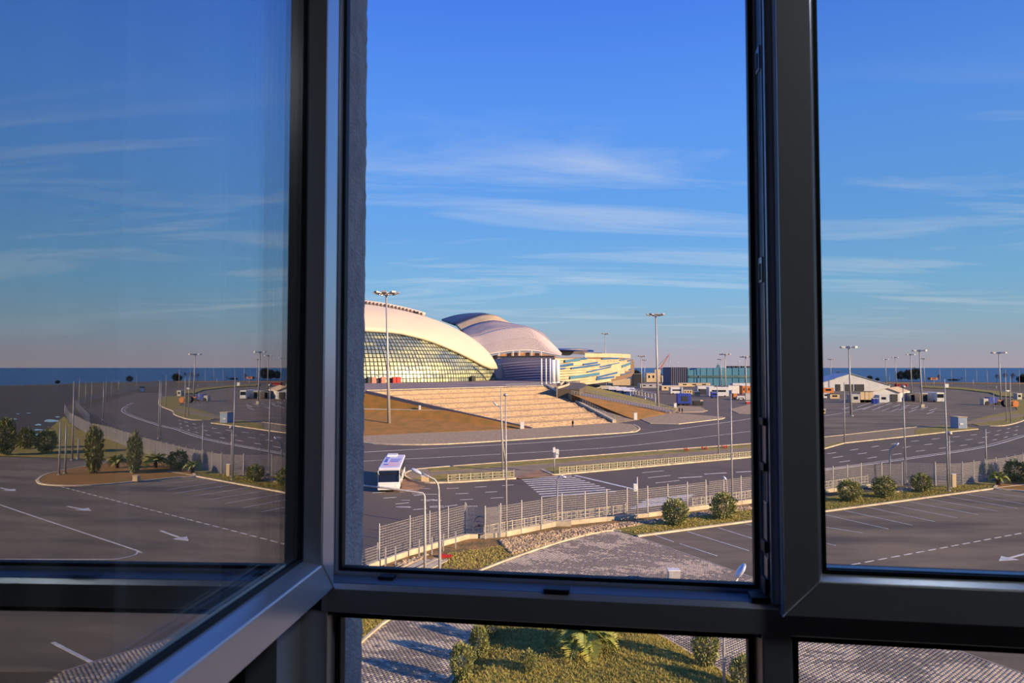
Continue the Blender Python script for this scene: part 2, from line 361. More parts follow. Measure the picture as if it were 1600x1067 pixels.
# closed sash on the right
def ring_sash(fn, name, parent, uv_rect, inner, v0, v1, vg, seats):
    pass
s2 = E('window_sash', wp(.388, 0, -.35), 'closed white casement sash right of the mullion, seen dark against the light', 'window sash', 'casement sashes of the window')
sz0, sz1, ss0, ss1, fl = -.349, 1.01, .388, SRR + .012, .05
def sash(fn, root, t0, t1, z0, z1, vin, vout, vface, vback, gmat=GLASS):
    """mitred sash frame; fn(t, v, z); flat face at vface, bevel down to the glass, vin/vout recess planes"""
    w = .05; r = .008
    rects = [(t0, t1, z0, z1), (t0 + w, t1 - w, z0 + w, z1 - w), (t0 + w + r, t1 - w - r, z0 + w + r, z1 - w - r)]
    def ringpt(k, v, i):
        a, b, c, d = rects[k]; return fn(*[(a, c), (b, c), (b, d), (a, d)][i][:1], v, [(a, c), (b, c), (b, d), (a, d)][i][1])
    rings = [(0, vface), (1, vface), (2, vin), (2, vout), (1, vback), (0, vback)]
    names = ['stile', 'rail']
    for i in range(4):
        j = (i + 1) % 4; b = B(); vs = []
        for k, v in rings: vs += [ringpt(k, v, i), ringpt(k, v, j)]
        m = len(rings); fs = [(2 * q, 2 * q + 1, 2 * ((q + 1) % m) + 1, 2 * ((q + 1) % m)) for q in range(m)]
        fs += [tuple(2 * q for q in range(m))[::-1], tuple(2 * q + 1 for q in range(m))]
        b.add(vs, fs); o = b.build('rail' if i % 2 == 0 else 'stile', PVC, root); bevel(o, .0018)
    a, b_, c, d = rects[2]; gs = []
    g = .005
    for (ta, tb, za, zb) in ((a - .001, b_ + .001, c - .001, c + g), (a - .001, b_ + .001, d - g, d + .001), (a - .001, a + g, c + g, d - g), (b_ - g, b_ + .001, c + g, d - g)):
        for va, vb in ((vin, vin + .0035 * (1 if vface > vback else -1)), (vout, vout - .0035 * (1 if vface > vback else -1))):
            bb = B(); bb.hexa([fn(ta, va, za), fn(tb, va, za), fn(tb, vb, za), fn(ta, vb, za), fn(ta, va, zb), fn(tb, va, zb), fn(tb, vb, zb), fn(ta, vb, zb)]); bb.build('gasket', RUB, root)
    for va, vb in ((vin, vin + (vout - vin) * .17), (vout + (vin - vout) * .17, vout)):
        bb = B(); bb.hexa([fn(a - .004, va, c - .004), fn(b_ + .004, va, c - .004), fn(b_ + .004, vb, c - .004), fn(a - .004, vb, c - .004), fn(a - .004, va, d + .004), fn(b_ + .004, va, d + .004), fn(b_ + .004, vb, d + .004), fn(a - .004, vb, d + .004)])
        bb.build('pane', gmat, root)
    va, vb = vin + (vout - vin) * .2, vout + (vin - vout) * .2
    for (ta, tb, za, zb) in ((a, b_, c, c + .006), (a, a + .006, c + .006, d), (b_ - .006, b_, c + .006, d)):
        bb = B(); bb.hexa([fn(ta, va, za), fn(tb, va, za), fn(tb, vb, za), fn(ta, vb, za), fn(ta, va, zb), fn(tb, va, zb), fn(tb, vb, zb), fn(ta, vb, zb)]); bb.build('spacer_bar', SPACER, root)
sash(lambda t, v, z: wp(t, v, z), s2, ss0, ss1, sz0, sz1, -.001, .023, -.02, .045)
s1 = E('window_sash', sashp(0, 0, -.35), 'white casement sash standing open into the room, its pane mirroring road and sea', 'window sash', 'casement sashes of the window')
del s1['group'], s2['group']
def sashfn(t, v, z): return sashp(t, v, z)
sash(sashfn, s1, 0, .708, -.346, 1.01, -.030, -.054, 0, -.072, COATED)
for zz in (-.30, .62):
    bb = B(); p0 = sashp(-.004, -.045, zz); p1 = sashp(-.004, -.045, zz + .08); bb.tube([p0, p1], .006, 10); bb.build('hinge', PVC, s1)
for root_ in (s1, s2, w1, wf):
    for o in root_.children: o.matrix_parent_inverse = Matrix.Translation(-root_.location)
# curtain behind the open sash
def curtain(name, s0, s1_, d, seed, folds, amp, m, label):
    rnd = random.Random(seed); n = 260; b = B(); xs = []
    ph = rnd.random() * 6
    for i in range(n + 1):
        u = i / n; s = s0 + (s1_ - s0) * u
        w = amp * (math.sin(2 * PI * folds * u + ph) + .3 * math.sin(2 * PI * folds * 2.17 * u + 1 + ph)) ; s += .35 * amp * math.sin(2 * PI * folds * 1.5 * u + 2)
        xs.append((s, d + w))
    rows = 6
    for k, z in enumerate([ZF + .03 + (ZC - .08 - ZF) * q / rows for q in range(rows + 1)]):
        for s, dd in xs: b.v.append(tuple(wp(s, dd, z)))
    for k in range(rows):
        for i in range(n): a = k * (n + 1) + i; b.f.append((a, a + 1, a + n + 2, a + n + 1))
    o = b.build(name, m, None, True, label=label, cat='curtain'); md = o.modifiers.new('thick', 'SOLIDIFY'); md.thickness = .002
    return o
curtain('curtain', -1.75, -.425, -.16, 3, 10, .048, CURT, 'pleated pale curtain hanging behind the open sash')
rod = B(); rod.tube([wp(-1.79, -.17, ZC - .03), wp(2.5, -.17, ZC - .03)], .012, 10); rod.build('curtain_rail', WHITEM, label='white curtain rail under the ceiling above the window', cat='curtain rail')

# ================================================================== THE GROUND
sea = B(); sea.add([(-60000, 0, -.9), (60000, 0, -.9), (60000, 90000, -.9), (-60000, 90000, -.9)], [(0, 1, 2, 3)]); sea.build('sea', SEA, kind='structure')
gpoly = [(-900, 3), (700, 3), (900, 260), R(-60, 607), R(0, 607), R(80, 605), R(160, 602), at(1600, 597.5), at(1450, 597), at(1290, 595), at(1050, 590), (0, 1150), (-900, 1150)]
ground = B().prism([(p[0], p[1]) for p in gpoly], -1.4, 0).build('ground', SOIL, kind='structure')
def poly(name, P, m, z0, z1, parent=None, **kw):
    o = B().prism([(p[0], p[1]) for p in P], z0, z1).build(name, m, parent, **({} if parent is not None else {'kind': 'structure'}), **kw); return o
TUFTV = mat('verge_blades', (150, 130, 60), None, rough=.9, attr='tone')
# asphalt of the main road, its bend to the far side and the upper car park
Kpx = [(572, 762), (600, 760), (656, 755), (700, 755), (806, 749), (846, 745), (880, 742), (1000, 731), (1174, 715), (1285, 702.5), (1319, 693), (1414, 683), (1476, 676), (1528, 671)]
K = pts_at(Kpx)
wallpx = [(571, 893), (586, 886), (638, 868), (732, 842), (790, 838), (870, 822), (948, 814), (1012, 808), (1074, 799), (1158, 788), (1302, 768), (1346, 762), (1400, 760)]
wallP = pts_at(wallpx)
outer = pts_R([(226, 700), (177, 679), (160, 669), (135, 645), (150, 637), (169, 631), (219, 618), (270, 612), (330, 607)])
road_poly = [(-150, 20), at(571, 892)] + wallP[1:] + [at(1462, 757), at(1573, 745)] + outer + [at(1600, 601), at(1480, 600), at(1380, 600), at(1290, 602), at(1050, 606), (60, 520), (-60, 300), (-150, 260)]
road = poly('road', road_poly, ASPH, 0, .03)
# car park asphalt (upper right)
lot_up = poly('upper_car_park', [at(1180, 694), at(1285, 684), at(1439, 667), at(1500, 662), at(1535, 652), at(1590, 641), at(1562, 620), at(1548, 613), at(1500, 608), at(1440, 605), at(1380, 602), at(1290, 605), at(1200, 606)],
              ASPH2, .03, .045)
# near car park
nlp = [at(996, 839), at(1176, 815), at(1285, 800.6), at(1557.7, 763.5)] + pts_R([(260, 742), (215, 727), (135, 723), (0, 719)]) + [(330, 150), (200, -6), at(1800, 1125), at(1600, 1054), at(1453, 1002), at(1176, 903)]
near_lot = poly('near_car_park', nlp, ASPH2, 0, .03)
# verge (grass with bushes) between fence and near car park, and grass on the far side of the corner
vg = poly('verge', [at(960, 829), at(1012, 816), at(1076, 806), at(1160, 796), at(1302, 776), at(1346, 771), at(1462, 762), at(1573, 750)] + pts_R([(226, 706), (180, 690), (120, 675), (100, 655), (60, 690), (0, 700), (0, 716), (135, 721), (215, 724), (262, 739)]) + [at(1557.7, 763), at(1285, 800), at(1176, 814.5), at(996, 838.5)], GRASS2, 0, .10)
def kerb(P, parent, w=.3, h=.16, m=KERB, name='kerb'): return B().ribbon(P, w, 0, h).build(name, m, parent)
kerb(pts_at([(996, 839), (1176, 815), (1285, 800.6), (1557.7, 763.5)]) + pts_R([(262, 742)]), vg)
isl = pts_R([(58, 755.7), (67, 762), (110, 764.5), (169, 762), (270, 752), (305, 748), (270, 731), (215, 727), (190, 727), (135, 734), (76, 745.6)])
ip = smooth_pts(isl + [isl[0]], 5)[:-1]
island = poly('palm_island', ip, GRASS, 0, .14); B().ribbon(ip, .3, 0, .17, True).build('kerb', KERB, island)
# median / kerbs of the main road
med = poly('median', pts_at([(648, 735), (665, 733), (700, 730), (874, 717), (1018, 705.6), (1174, 694), (1285, 684), (1439, 667), (1500, 664), (1528, 671)]) + K[::-1][1:8] + pts_at([(864, 743), (846, 734), (806, 748), (700, 755), (656, 754), (634, 746), (634, 740)]), PAVE2, .03, .12)
for P in (smooth_pts(pts_at([(806, 748.5), (700, 755), (656, 754), (634, 746), (634, 740), (648, 735), (665, 733), (700, 730), (874, 717), (1018, 705.6), (1174, 694), (1285, 684), (1439, 667)]), 4),
          pts_at([(846, 735), (864, 743)]) + K[6:]): kerb(P, med, .28, .2)
poly('grass_strip', pts_at([(668, 733.5), (700, 731), (874, 718.5), (1018, 707), (1174, 695.5), (1174, 699.5), (1018, 711.5), (874, 724), (700, 736.5), (672, 738)]), GRASS2, .12, .14, med)
poly('grass_strip', pts_at([(645, 749), (700, 741.5), (790, 737), (802, 740), (802, 747.5), (700, 753.5), (660, 753)]), GRASS2, .12, .14, med)
poly('grass_strip', pts_at([(852, 732), (1000, 720), (1174, 706), (1174, 713.5), (1000, 729.5), (880, 740.5), (866, 741.5)]), GRASS2, .12, .14, med)
poly('grass_strip', pts_at([(1180, 709), (1285, 697.5), (1319, 690), (1319, 692.2), (1285, 701.5), (1180, 714)]), GRASS2, .12, .14, med)
poly('grass_strip', pts_at([(1430, 671.5), (1470, 666), (1526, 669), (1528, 671), (1476, 675), (1430, 680.5)]), GRASS2, .12, .14, med)
# right island by the kiosk and beyond
ri_px = [(1529, 665.5), (1569, 665.5), (1600, 657), (1600, 641)]
ri = poly('corner_island', pts_at([(1508, 660), (1529, 665.5), (1569, 665.5), (1600, 657)]) + pts_R([(270, 647), (253, 640), (248, 632), (256, 625), (290, 622)]) + pts_at([(1590, 641), (1545, 650)]), GRASS2, .03, .13)
kerb(smooth_pts(pts_at([(1529, 665.5), (1569, 665.5), (1600, 657)]) + pts_R([(270, 647), (253, 640), (248, 632), (256, 625), (290, 620)]), 4), ri, .4, .2)
B().ribbon(pts_at([(1500, 663), (1555, 655), (1600, 648)]), 4, .13, .15).build('footpath', PAVE2, ri)
poly('berm', pts_at([(1440, 603), (1500, 606), (1548, 611), (1600, 616), (1600, 622), (1562, 620), (1548, 614.5), (1500, 609), (1440, 606)]), GRASS2, .045, .5)
far_verge = poly('far_verge', pts_at([(1380, 599), (1480, 599), (1600, 600.5), (1600, 598.5), (1380, 597.5)]), GRASS, 0, .2)
# front sidewalks under the arena hill
sw = poly('sidewalk', pts_at([(560, 692), (604, 695), (700, 694.5), (880, 683), (980, 676.5), (998, 671), (990, 664), (958, 661), (832, 670), (700, 676), (560, 681)]), PAVE, .03, .15)
kerb(smooth_pts(pts_at([(560, 692), (604, 695), (700, 694.5), (880, 683), (980, 676.5), (996, 673.5), (999, 669), (990, 664)]), 3), sw, .35, .2)
sw2 = poly('sidewalk', pts_at([(1000, 655), (1050, 645.5), (1056, 646), (1130, 652), (1131, 654), (1060, 663), (1016, 662)]), PAVE, .03, .15)
kerb(pts_at([(1016, 662), (1060, 663), (1128, 655), (1132, 653)]), sw2, .35, .2)
sw3 = poly('sidewalk', pts_at([(1050, 641), (1062, 634), (1095, 636), (1105, 642), (1098, 645), (1060, 645)]), PAVE, .03, .13)
kerb(pts_at([(1060, 645), (1094, 644), (1105, 642)]), sw3, .3, .18)
sw4 = poly('sidewalk', pts_at([(1140, 640), (1175, 631), (1200, 632), (1200, 648), (1155, 647)]), PAVE, .03, .13)
# ---- paint
def line(P, w, name='lane_line', parent=road, z=.03): return B().ribbon(P, w, z, z + .012).build(name, PAINT, parent)
line(smooth_pts(pts_at([(560, 707), (726, 698), (880, 689), (1000, 678), (1120, 662), (1180, 653)]), 3), .28)
line(smooth_pts(pts_at([(560, 721), (700, 714), (880, 704), (1000, 695), (1180, 673)]), 3), .16)
Ks = smooth_pts(K, 6)
def dashes(P, w, on, off, t0=0.0, parent=road, z=.03, name='lane_dash'):
    Q = resample(P, .5); n = int(on / .5); m = int((on + off) / .5); i = int(t0 / .5)
    while i + n < len(Q): B().ribbon(Q[i:i + n + 1:max(1, n // 2)], w, z, z + .012).build(name, PAINT, parent); i += m
for k, o_ in enumerate((3.9, 7.6, 11.3, 15.0)):
    Po = [p for p in offset(Ks, o_)]; Po = [p for p in Po if not (1 < p.x < 17 and p.y < 100) ]
    seg = [[], []]
    for p in Po: seg[0 if p.x < 2 else 1].append(p)
    for s_ in seg:
        if len(s_) > 2: dashes([p for p in s_ if p.x < 27], .14, 1.5 if s_ is seg[0] else 4.5, 2.0, k * .7)
solid = smooth_pts(pts_at([(1180, 745), (1285, 735), (1414, 718), (1538, 699), (1600, 682)]) + pts_R([(250, 670), (205, 655), (190, 645), (205, 634)]), 5)
line(solid, .3)
line(offset(solid, -.9), .14)
for fr_ in (.28, .52, .76):
    A_ = resample(smooth_pts(pts_at([(1285, 702.5), (1414, 683), (1528, 672), (1600, 659)]), 5), 3); C_ = resample(smooth_pts(pts_at([(1285, 735), (1414, 718), (1538, 699), (1600, 682)]), 5), 3)
    n = 24; P = [A_[int(i * (len(A_) - 1) / n)].lerp(C_[int(i * (len(C_) - 1) / n)], fr_) for i in range(n + 1)]
    dashes(P, .25, 3.0, 5.0, fr_ * 6)
poly('dirt_patch', pts_at([(624, 770), (622, 752), (630, 744), (636, 750), (652, 757), (664, 760), (650, 768)]), mat('dirt_stain', (170, 126, 84), (128, 102, 80), .5, .95, detail=8), .03, .036, road)
poly('dirt_patch', pts_at([(800, 747), (846, 735), (866, 744), (812, 749)]), MATS['dirt_stain'], .12, .128, med)
# zebra crossing and stop line
for i in range(10):
    t = i / 9; a = Vector(at(812, 747)).lerp(at(846, 776), t); b_ = Vector(at(893, 744)).lerp(at(962, 768), t); line([a, b_], .45, 'zebra_stripe')
line(pts_at([(898, 743), (988, 764)]), .5, 'stop_line')
for k in range(5): line(pts_at([(985 + k * 6, 795 - k * 3.4), (1068 + k * 4, 783.5 - k * 2.6)]), .4, 'zebra_stripe')
for x, y in ((1100, 741), (1150, 738), (1060, 747)):
    p = at(x, y); line([p, p + Vector((3.4, 1.1, 0))], .35, 'arrow_marking')
def arrow(tip, tail, parent, s=1.0):
    t = Vector((tip[0], tip[1])); q = Vector((tail[0], tail[1])); d = (t - q).normalized(); n = Vector((-d.y, d.x)); hl = 1.5 * s
    b = B(); P = [q + n * .1 * s, t - d * hl + n * .1 * s, t - d * hl + n * .55 * s, t, t - d * hl - n * .55 * s, t - d * hl - n * .1 * s, q - n * .1 * s]
    b.prism([tuple(p) for p in P], .03, .042); b.build('arrow_marking', PAINT, parent)
arrow(R(295, 850), R(251, 834), near_lot, 1.1); arrow(R(143, 803), R(106, 796), near_lot, 1.2); arrow(R(25, 772), R(0, 767), near_lot, 1.2)
for (x0, y0, x1, y1) in ((1024, 837, 1052, 847), (1062, 850, 1120, 869), (1074, 831, 1170, 861), (1122, 825, 1205, 851), (1164, 818.5, 1306, 853), (1210, 812, 1348, 833), (1287, 804, 1388, 827), (1319, 798, 1425, 821), (1353.5, 792.5, 1461, 815.5), (1386.5, 788.3, 1495, 809.4), (1419.6, 784.2, 1528, 804.3), (1449.5, 780, 1559, 799.2), (1480.4, 776, 1589, 794.5), (1509.3, 772.4, 1612, 790)):
    line(pts_at([(x0, y0), (x1, y1)]), .11, 'parking_line', near_lot)
line([at(1536, 768), at(1650, 784)], .11, 'parking_line', near_lot)
dashes([at(1330, 883)] + [at(1600, 832.6)] + pts_R([(95, 765)]), .13, 1.0, .5, parent=near_lot, name='dashed_line')
line(smooth_pts(pts_R([(-120, 750), (-60, 772), (25, 802), (205, 862), (214, 867), (211, 872), (190, 877), (165, 879), (0, 879), (-120, 880)]), 4), .14, 'lane_line', near_lot)
line(pts_R([(83, 1009), (143, 1040)]), .2, 'parking_line', near_lot)
# upper car park bay markings
for (x, y) in [(1348, 640), (1363, 641), (1378, 642), (1392, 643), (1352, 632), (1366, 633), (1381, 634), (1395, 636), (1409, 637), (1424, 639), (1438, 640), (1452, 642), (1340, 636), (1372, 637), (1404, 641), (1420, 644), (1448, 647), (1316, 640)]:
    p = at(x, y); line([p, at(x + 12, y - 4.2)], .3, 'bay_line', lot_up, .045)
line(pts_at([(1288, 650), (1330, 643), (1388, 628)]), .3, 'bay_line', lot_up, .045)
# ---- plaza with real pavers
plz = smooth_pts(pts_at([(560, 1009), (625, 958), (752, 892), (872, 849), (946, 831), (970, 831.5)]), 3)
plz_poly = [(p[0], p[1]) for p in plz] + [tuple(at(996, 839)[:2]), tuple(at(1176, 903)[:2]), tuple(at(1453, 1002)[:2]), tuple(at(1600, 1054)[:2]), tuple(at(1800, 1125)[:2]), (22, 12), (-30, 12)]
JOINT = mat('paver_joint', (142, 124, 100), None, rough=.95)
plaza = poly('plaza', plz_poly, JOINT, 0, .03)
kerb([Vector(p) for p in plz], plaza, .16, .14)
kerb(pts_at([(996, 839), (1176, 903), (1453, 1002), (1600, 1054), (1800, 1125)]), plaza, .12, .05, mat('flush_kerb', (176, 160, 146), (150, 138, 128), 2, .9))
mound_px = [(790, 966), (760, 1000), (700, 1075), (690, 1110), (1180, 1110), (1136, 1057), (1085, 1027), (1040, 1000), (993, 978), (955, 958), (900, 945), (840, 948)]
mound_P = [Vector(at(x, y)[:2]) for x, y in mound_px]
def inside(P, x, y):
    P = np.array([(p[0], p[1]) for p in P]); r = np.zeros(len(x), bool); j = len(P) - 1
    for i in range(len(P)):
        c = (P[i, 1] > y) != (P[j, 1] > y)
        with np.errstate(divide='ignore', invalid='ignore'):
            xx = (P[j, 0] - P[i, 0]) * (y - P[i, 1]) / (P[j, 1] - P[i, 1]) + P[i, 0]
        r ^= c & (x < xx); j = i
    return r
def fast_mesh(name, V, Fq, m, parent=None, col=None, **kw):
    me = bpy.data.meshes.new(name); nv, nf = len(V), len(Fq); k = Fq.shape[1]
    me.vertices.add(nv); me.vertices.foreach_set('co', V.astype(np.float32).ravel()); me.loops.add(nf * k); me.loops.foreach_set('vertex_index', Fq.astype(np.int32).ravel())
    me.polygons.add(nf); me.polygons.foreach_set('loop_start', np.arange(0, nf * k, k, dtype=np.int32)); me.update(calc_edges=True)
    if col is not None:
        a = me.color_attributes.new('tone', 'FLOAT_COLOR', 'POINT'); c4 = np.ones((nv, 4), np.float32); c4[:, :3] = col; a.data.foreach_set('color', c4.ravel())
    me.materials.append(m); o = bpy.data.objects.new(name, me); COL.objects.link(o)
    if parent is not None: o.parent = parent
    return tag(o, **kw)
def vnoise(x, y, s, seed):
    r = np.random.default_rng(seed); G = r.random((128, 128)); u = x / s + 50; v = y / s + 50; i = np.floor(u).astype(int); j = np.floor(v).astype(int); a = u - i; b = v - j; a = a * a * (3 - 2 * a); b = b * b * (3 - 2 * b)
    g = lambda p, q: G[p % 128, q % 128]
    return (g(i, j) * (1 - a) + g(i + 1, j) * a) * (1 - b) + (g(i, j + 1) * (1 - a) + g(i + 1, j + 1) * a) * b
ang = math.radians(-14); ca, sa = math.cos(ang), math.sin(ang)
Lb, Wb = .24, .16
I, J = np.meshgrid(np.arange(-200, 220), np.arange(60, 460)); U = (I + .5 * (J % 2)) * Lb; Vv = J * Wb
X = (U * ca - Vv * sa).ravel(); Y = (U * sa + Vv * ca).ravel()
ok = inside(plz_poly, X, Y) & ~inside(mound_P, X, Y) & (Y > 26)
X, Y = X[ok], Y[ok]; n = len(X)
Uu, Ww = X * ca + Y * sa, -X * sa + Y * ca
tone = np.where((vnoise(Uu / 2.2, Ww, 1.5, 1) * .6 + vnoise(Uu / 2.5, Ww, .35, 2) * .4 + RNG.random(n) * .3) > .68, .5, 1.0) * (.78 + .36 * RNG.random(n))
pal = np.stack([.56 * tone, .44 * tone, .28 * tone + .03 * RNG.random(n)], 1)
hx, hy = Lb / 2 - .005, Wb / 2 - .005; zt = .036 + RNG.random(n) * .006
corn = [(-hx, -hy), (hx, -hy), (hx, hy), (-hx, hy)]
VV = np.zeros((n, 8, 3))
for k, (a, b_) in enumerate(corn):
    for q in (0, 1):
        sh = 1 if q == 0 else .97
        VV[:, k + 4 * q, 0] = X + (a * ca - b_ * sa) * sh; VV[:, k + 4 * q, 1] = Y + (a * sa + b_ * ca) * sh; VV[:, k + 4 * q, 2] = .03 if q == 0 else zt
base = (np.arange(n) * 8)[:, None, None]; Fq = (base + np.array([(4, 5, 6, 7), (0, 1, 5, 4), (1, 2, 6, 5), (2, 3, 7, 6), (3, 0, 4, 7)])[None]).reshape(-1, 4)
fast_mesh('paving_bricks', VV.reshape(-1, 3), Fq, mat('paver', (200, 190, 180), None, rough=.75, attr='tone'), plaza, np.repeat(pal, 8, 0), kind='stuff')
# ---- mound (raised planting island) with tufts
mc = sum((p for p in mound_P), Vector((0, 0))) / len(mound_P)
ms = smooth_pts([Vector((p[0], p[1])) for p in mound_P] + [mound_P[0]], 4)[:-1]
mb = B(); rings = 8
for k in range(rings + 1):
    t = k / rings
    for p in ms: q = p.lerp(mc, t); mb.v.append((q.x, q.y, .05 + .55 * (1 - (1 - min(1, t * 1.6)) ** 2) if k else 0))
nn = len(ms)
for k in range(rings):
    for i in range(nn): mb.f.append((k * nn + i, k * nn + (i + 1) % nn, (k + 1) * nn + (i + 1) % nn, (k + 1) * nn + i))
mound = mb.build('planted_mound', GRASS3, kind='structure')
B().ribbon([p for p in ms], .12, 0, .12, True).build('kerb', KERB, mound)
def mound_h(x, y):
    d = math.hypot(x - mc.x, y - mc.y); return .55
def tufts(name, P, n, h, m, parent, z0, seed, blades=3, w=.03, lean=.4, **kw):
    r = np.random.default_rng(seed); Pn = np.array([(p[0], p[1]) for p in P]); lo, hi = Pn.min(0), Pn.max(0); xs = []; ys = []
    x = r.uniform(lo[0], hi[0], n * 4); y = r.uniform(lo[1], hi[1], n * 4); k = inside(P, x, y); x, y = x[k][:n], y[k][:n]; n = len(x)
    x = np.repeat(x, blades); y = np.repeat(y, blades); n = len(x); a = r.uniform(0, 2 * PI, n); hh = h * r.uniform(.5, 1.3, n); lx, ly = r.normal(0, lean, n) * hh, r.normal(0, lean, n) * hh
    zz = z0(x, y) if callable(z0) else np.full(n, z0); V = np.zeros((n, 3, 3)); c, s = np.cos(a) * w, np.sin(a) * w
    V[:, 0] = np.stack([x - c, y - s, zz], 1); V[:, 1] = np.stack([x + c, y + s, zz], 1); V[:, 2] = np.stack([x + lx, y + ly, zz + hh], 1)
    t = .6 + .8 * r.random(n); g = r.random(n)[:, None]; col = (np.array([.62, .45, .13]) * (1 - g) + np.array([.24, .27, .07]) * g) * t[:, None]
    return fast_mesh(name, V.reshape(-1, 3), np.arange(n * 3).reshape(-1, 3), m, parent, np.repeat(col, 3, 0), kind='stuff', **kw)
TUFT = mat('grass_blades', (150, 130, 60), None, rough=.9, attr='tone')
tufts('grass_tufts', pts_at([(975, 831), (1076, 812), (1160, 800), (1302, 780), (1346, 773), (1462, 763), (1540, 758), (1550, 764), (1285, 799), (1176, 813.5), (996, 837)]), 16000, .13, TUFTV, vg, .1, 9, 3, .03)
mP = np.array([(p.x, p.y) for p in ms])
def mz(x, y):   # height of the mound under a point
    ang_ = np.arctan2(y - mc.y, x - mc.x); pa = np.arctan2(mP[:, 1] - mc.y, mP[:, 0] - mc.x); pr = np.hypot(mP[:, 0] - mc.x, mP[:, 1] - mc.y); o = np.argsort(pa)
    rr = np.interp(ang_, pa[o], pr[o], period=2 * PI); t = np.clip(1 - np.hypot(x - mc.x, y - mc.y) / rr, 0, 1); return .05 + .55 * (1 - (1 - np.minimum(1, t * 1.6)) ** 2)
tufts('grass_tufts', ms, 16000, .13, TUFT, mound, lambda x, y: mz(x, y) - .02, 3, 4, .022)
# ---- left grass and dirt slope, rubble, concrete wall
dirtP = pts_at([(571, 999), (625, 957), (752, 891), (872, 848), (946, 829), (1000, 818), (1170, 798), (1170, 788), (1012, 809), (870, 823), (790, 840), (732, 843), (638, 870), (571, 894), (500, 930)])
dirt = poly('dirt_verge', [(p[0], p[1]) for p in dirtP] + [(-34, 20), (-24, 20)], DIRT, 0, .05)
tufts('grass_tufts', [p for p in pts_at([(690, 892), (750, 890), (850, 855), (860, 850), (800, 852), (700, 866)])], 2200, .11, TUFT, dirt, .05, 5, 3, .03)
gl = poly('left_lawn', pts_at([(500, 1050), (500, 960), (600, 935), (640, 945), (622, 958), (560, 1007)]), GRASS3, .05, .09)
tufts('grass_tufts', pts_at([(540, 1020), (540, 950), (600, 940), (622, 957)]), 3000, .1, TUFT, gl, .09, 6, 3, .025)
def rubble(name, P, n, s, parent, seed, z):
    r = random.Random(seed); b = B(); Pn = np.array([(p[0], p[1]) for p in P]); lo, hi = Pn.min(0), Pn.max(0); k = 0
    xs = np.random.default_rng(seed).uniform(lo[0], hi[0], n * 6); ys = np.random.default_rng(seed + 1).uniform(lo[1], hi[1], n * 6); ok = inside(P, xs, ys)
    for x, y in list(zip(xs[ok], ys[ok]))[:n]:
        q = s * r.uniform(.5, 1.4); vs = [(x + q * math.cos(a) * r.uniform(.6, 1), y + q * math.sin(a) * r.uniform(.6, 1), z) for a in (0, 1.3, 2.5, 3.8, 5)]
        top = [(x + (vx - x) * .5, y + (vy - y) * .5, z + q * r.uniform(.5, .9)) for vx, vy, _ in vs]; b.add(vs + top, [(5, 6, 7, 8, 9)] + [(i, (i + 1) % 5, 5 + (i + 1) % 5, 5 + i) for i in range(5)])
    return b.build(name, ROCK, parent, kind='stuff')
rubble('rubble_stones', pts_at([(780, 846), (862, 833), (948, 821), (1012, 815), (1076, 805), (1174, 792), (1174, 797), (1040, 815), (960, 828), (880, 845), (800, 868), (790, 858)]), 6500, .17, dirt, 11, .05)
rubble('rubble_stones', pts_at([(620, 882), (650, 872), (672, 866), (650, 880), (625, 888)]), 160, .14, dirt, 12, .05)
rubble('rubble_stones', pts_at([(1400, 766), (1425, 764), (1430, 768), (1400, 771)]), 200, .22, vg, 13, .1)
cw = E('retaining_kerb_wall', wallP[2], 'low sunlit concrete kerb wall along the foot of the mesh fence', 'wall')
for a, b_ in zip(wallP[:-1], wallP[1:]):
    a2, b2 = Vector(a), Vector(b_); L = (b2 - a2).length; k = max(1, round(L / 6)); hh = .42
    for i in range(k):
        p, q = a2.lerp(b2, i / k), a2.lerp(b2, (i + 1) / k - .02 / L * k if i < k else 1); o = B().ribbon([p - cw.location, q - cw.location], .3, 0, hh + random.uniform(-.03, .03)).build('wall_block', CONC, cw)

# ================================================================== FENCE (welded mesh) AND RAILINGS

def fence_panel_mesh(L, Hh, hs=.2, vs=.1, r=.006):
    b = B()
    nH = int(Hh / hs)
    for i in range(nH + 1):
        z = .08 + i * hs; b.box((L / 2, 0, z), (L, 2 * r, 2.6 * r))
    nV = int(L / vs)
    for i in range(nV + 1): b.box((i * L / nV, .008, .08 + nH * hs / 2), (1.5 * r, 1.2 * r, nH * hs))
    return b.mesh('mesh_panel')
FENM = mat('fence_wire', (206, 196, 184), (186, 176, 166), 3, .6, .2)
def fence(P, Hh, label, bay=2.6, posts=.045, hs=.2, vs=.13, base=0.0, r=.0055):
    root = E('mesh_fence', (P[0][0], P[0][1], base), label, 'fence'); pm = B().box((0, 0, Hh / 2 + .1), (2 * posts, 2 * posts, Hh + .2)).mesh('post'); pm.materials.append(METAL)
    pan = fence_panel_mesh(bay, Hh, hs, vs, r); pan.materials.append(FENM)
    for a, b_ in zip(P[:-1], P[1:]):
        a2, b2 = Vector((a[0], a[1], base)), Vector((b_[0], b_[1], base)); L = (b2 - a2).length; k = max(1, round(L / bay)); rz = math.atan2(b2.y - a2.y, b2.x - a2.x)
        for i in range(k):
            p = a2.lerp(b2, i / k) - root.location; inst(pm, 'post', root, p, rz); o = inst(pan, 'mesh_panel', root, p, rz); o.scale = (L / k / bay, 1, 1)
    inst(pm, 'post', root, Vector((P[-1][0], P[-1][1], base)) - root.location)
    return root
def up(P, w):  # shift a fence line towards the road
    return offset(P, w)
FH = 2.75
fence(pts_at([(592, 880), (640, 864), (727, 838)]), FH, 'tall welded mesh fence with the slanting panels at the lower left of the road', hs=.2)
fence(pts_at([(728, 838), (758, 843), (780, 841)]), FH - .1, 'mesh fence bay with a round wire emblem, between the left and the long fence', bay=2.6, hs=.1, vs=.1)
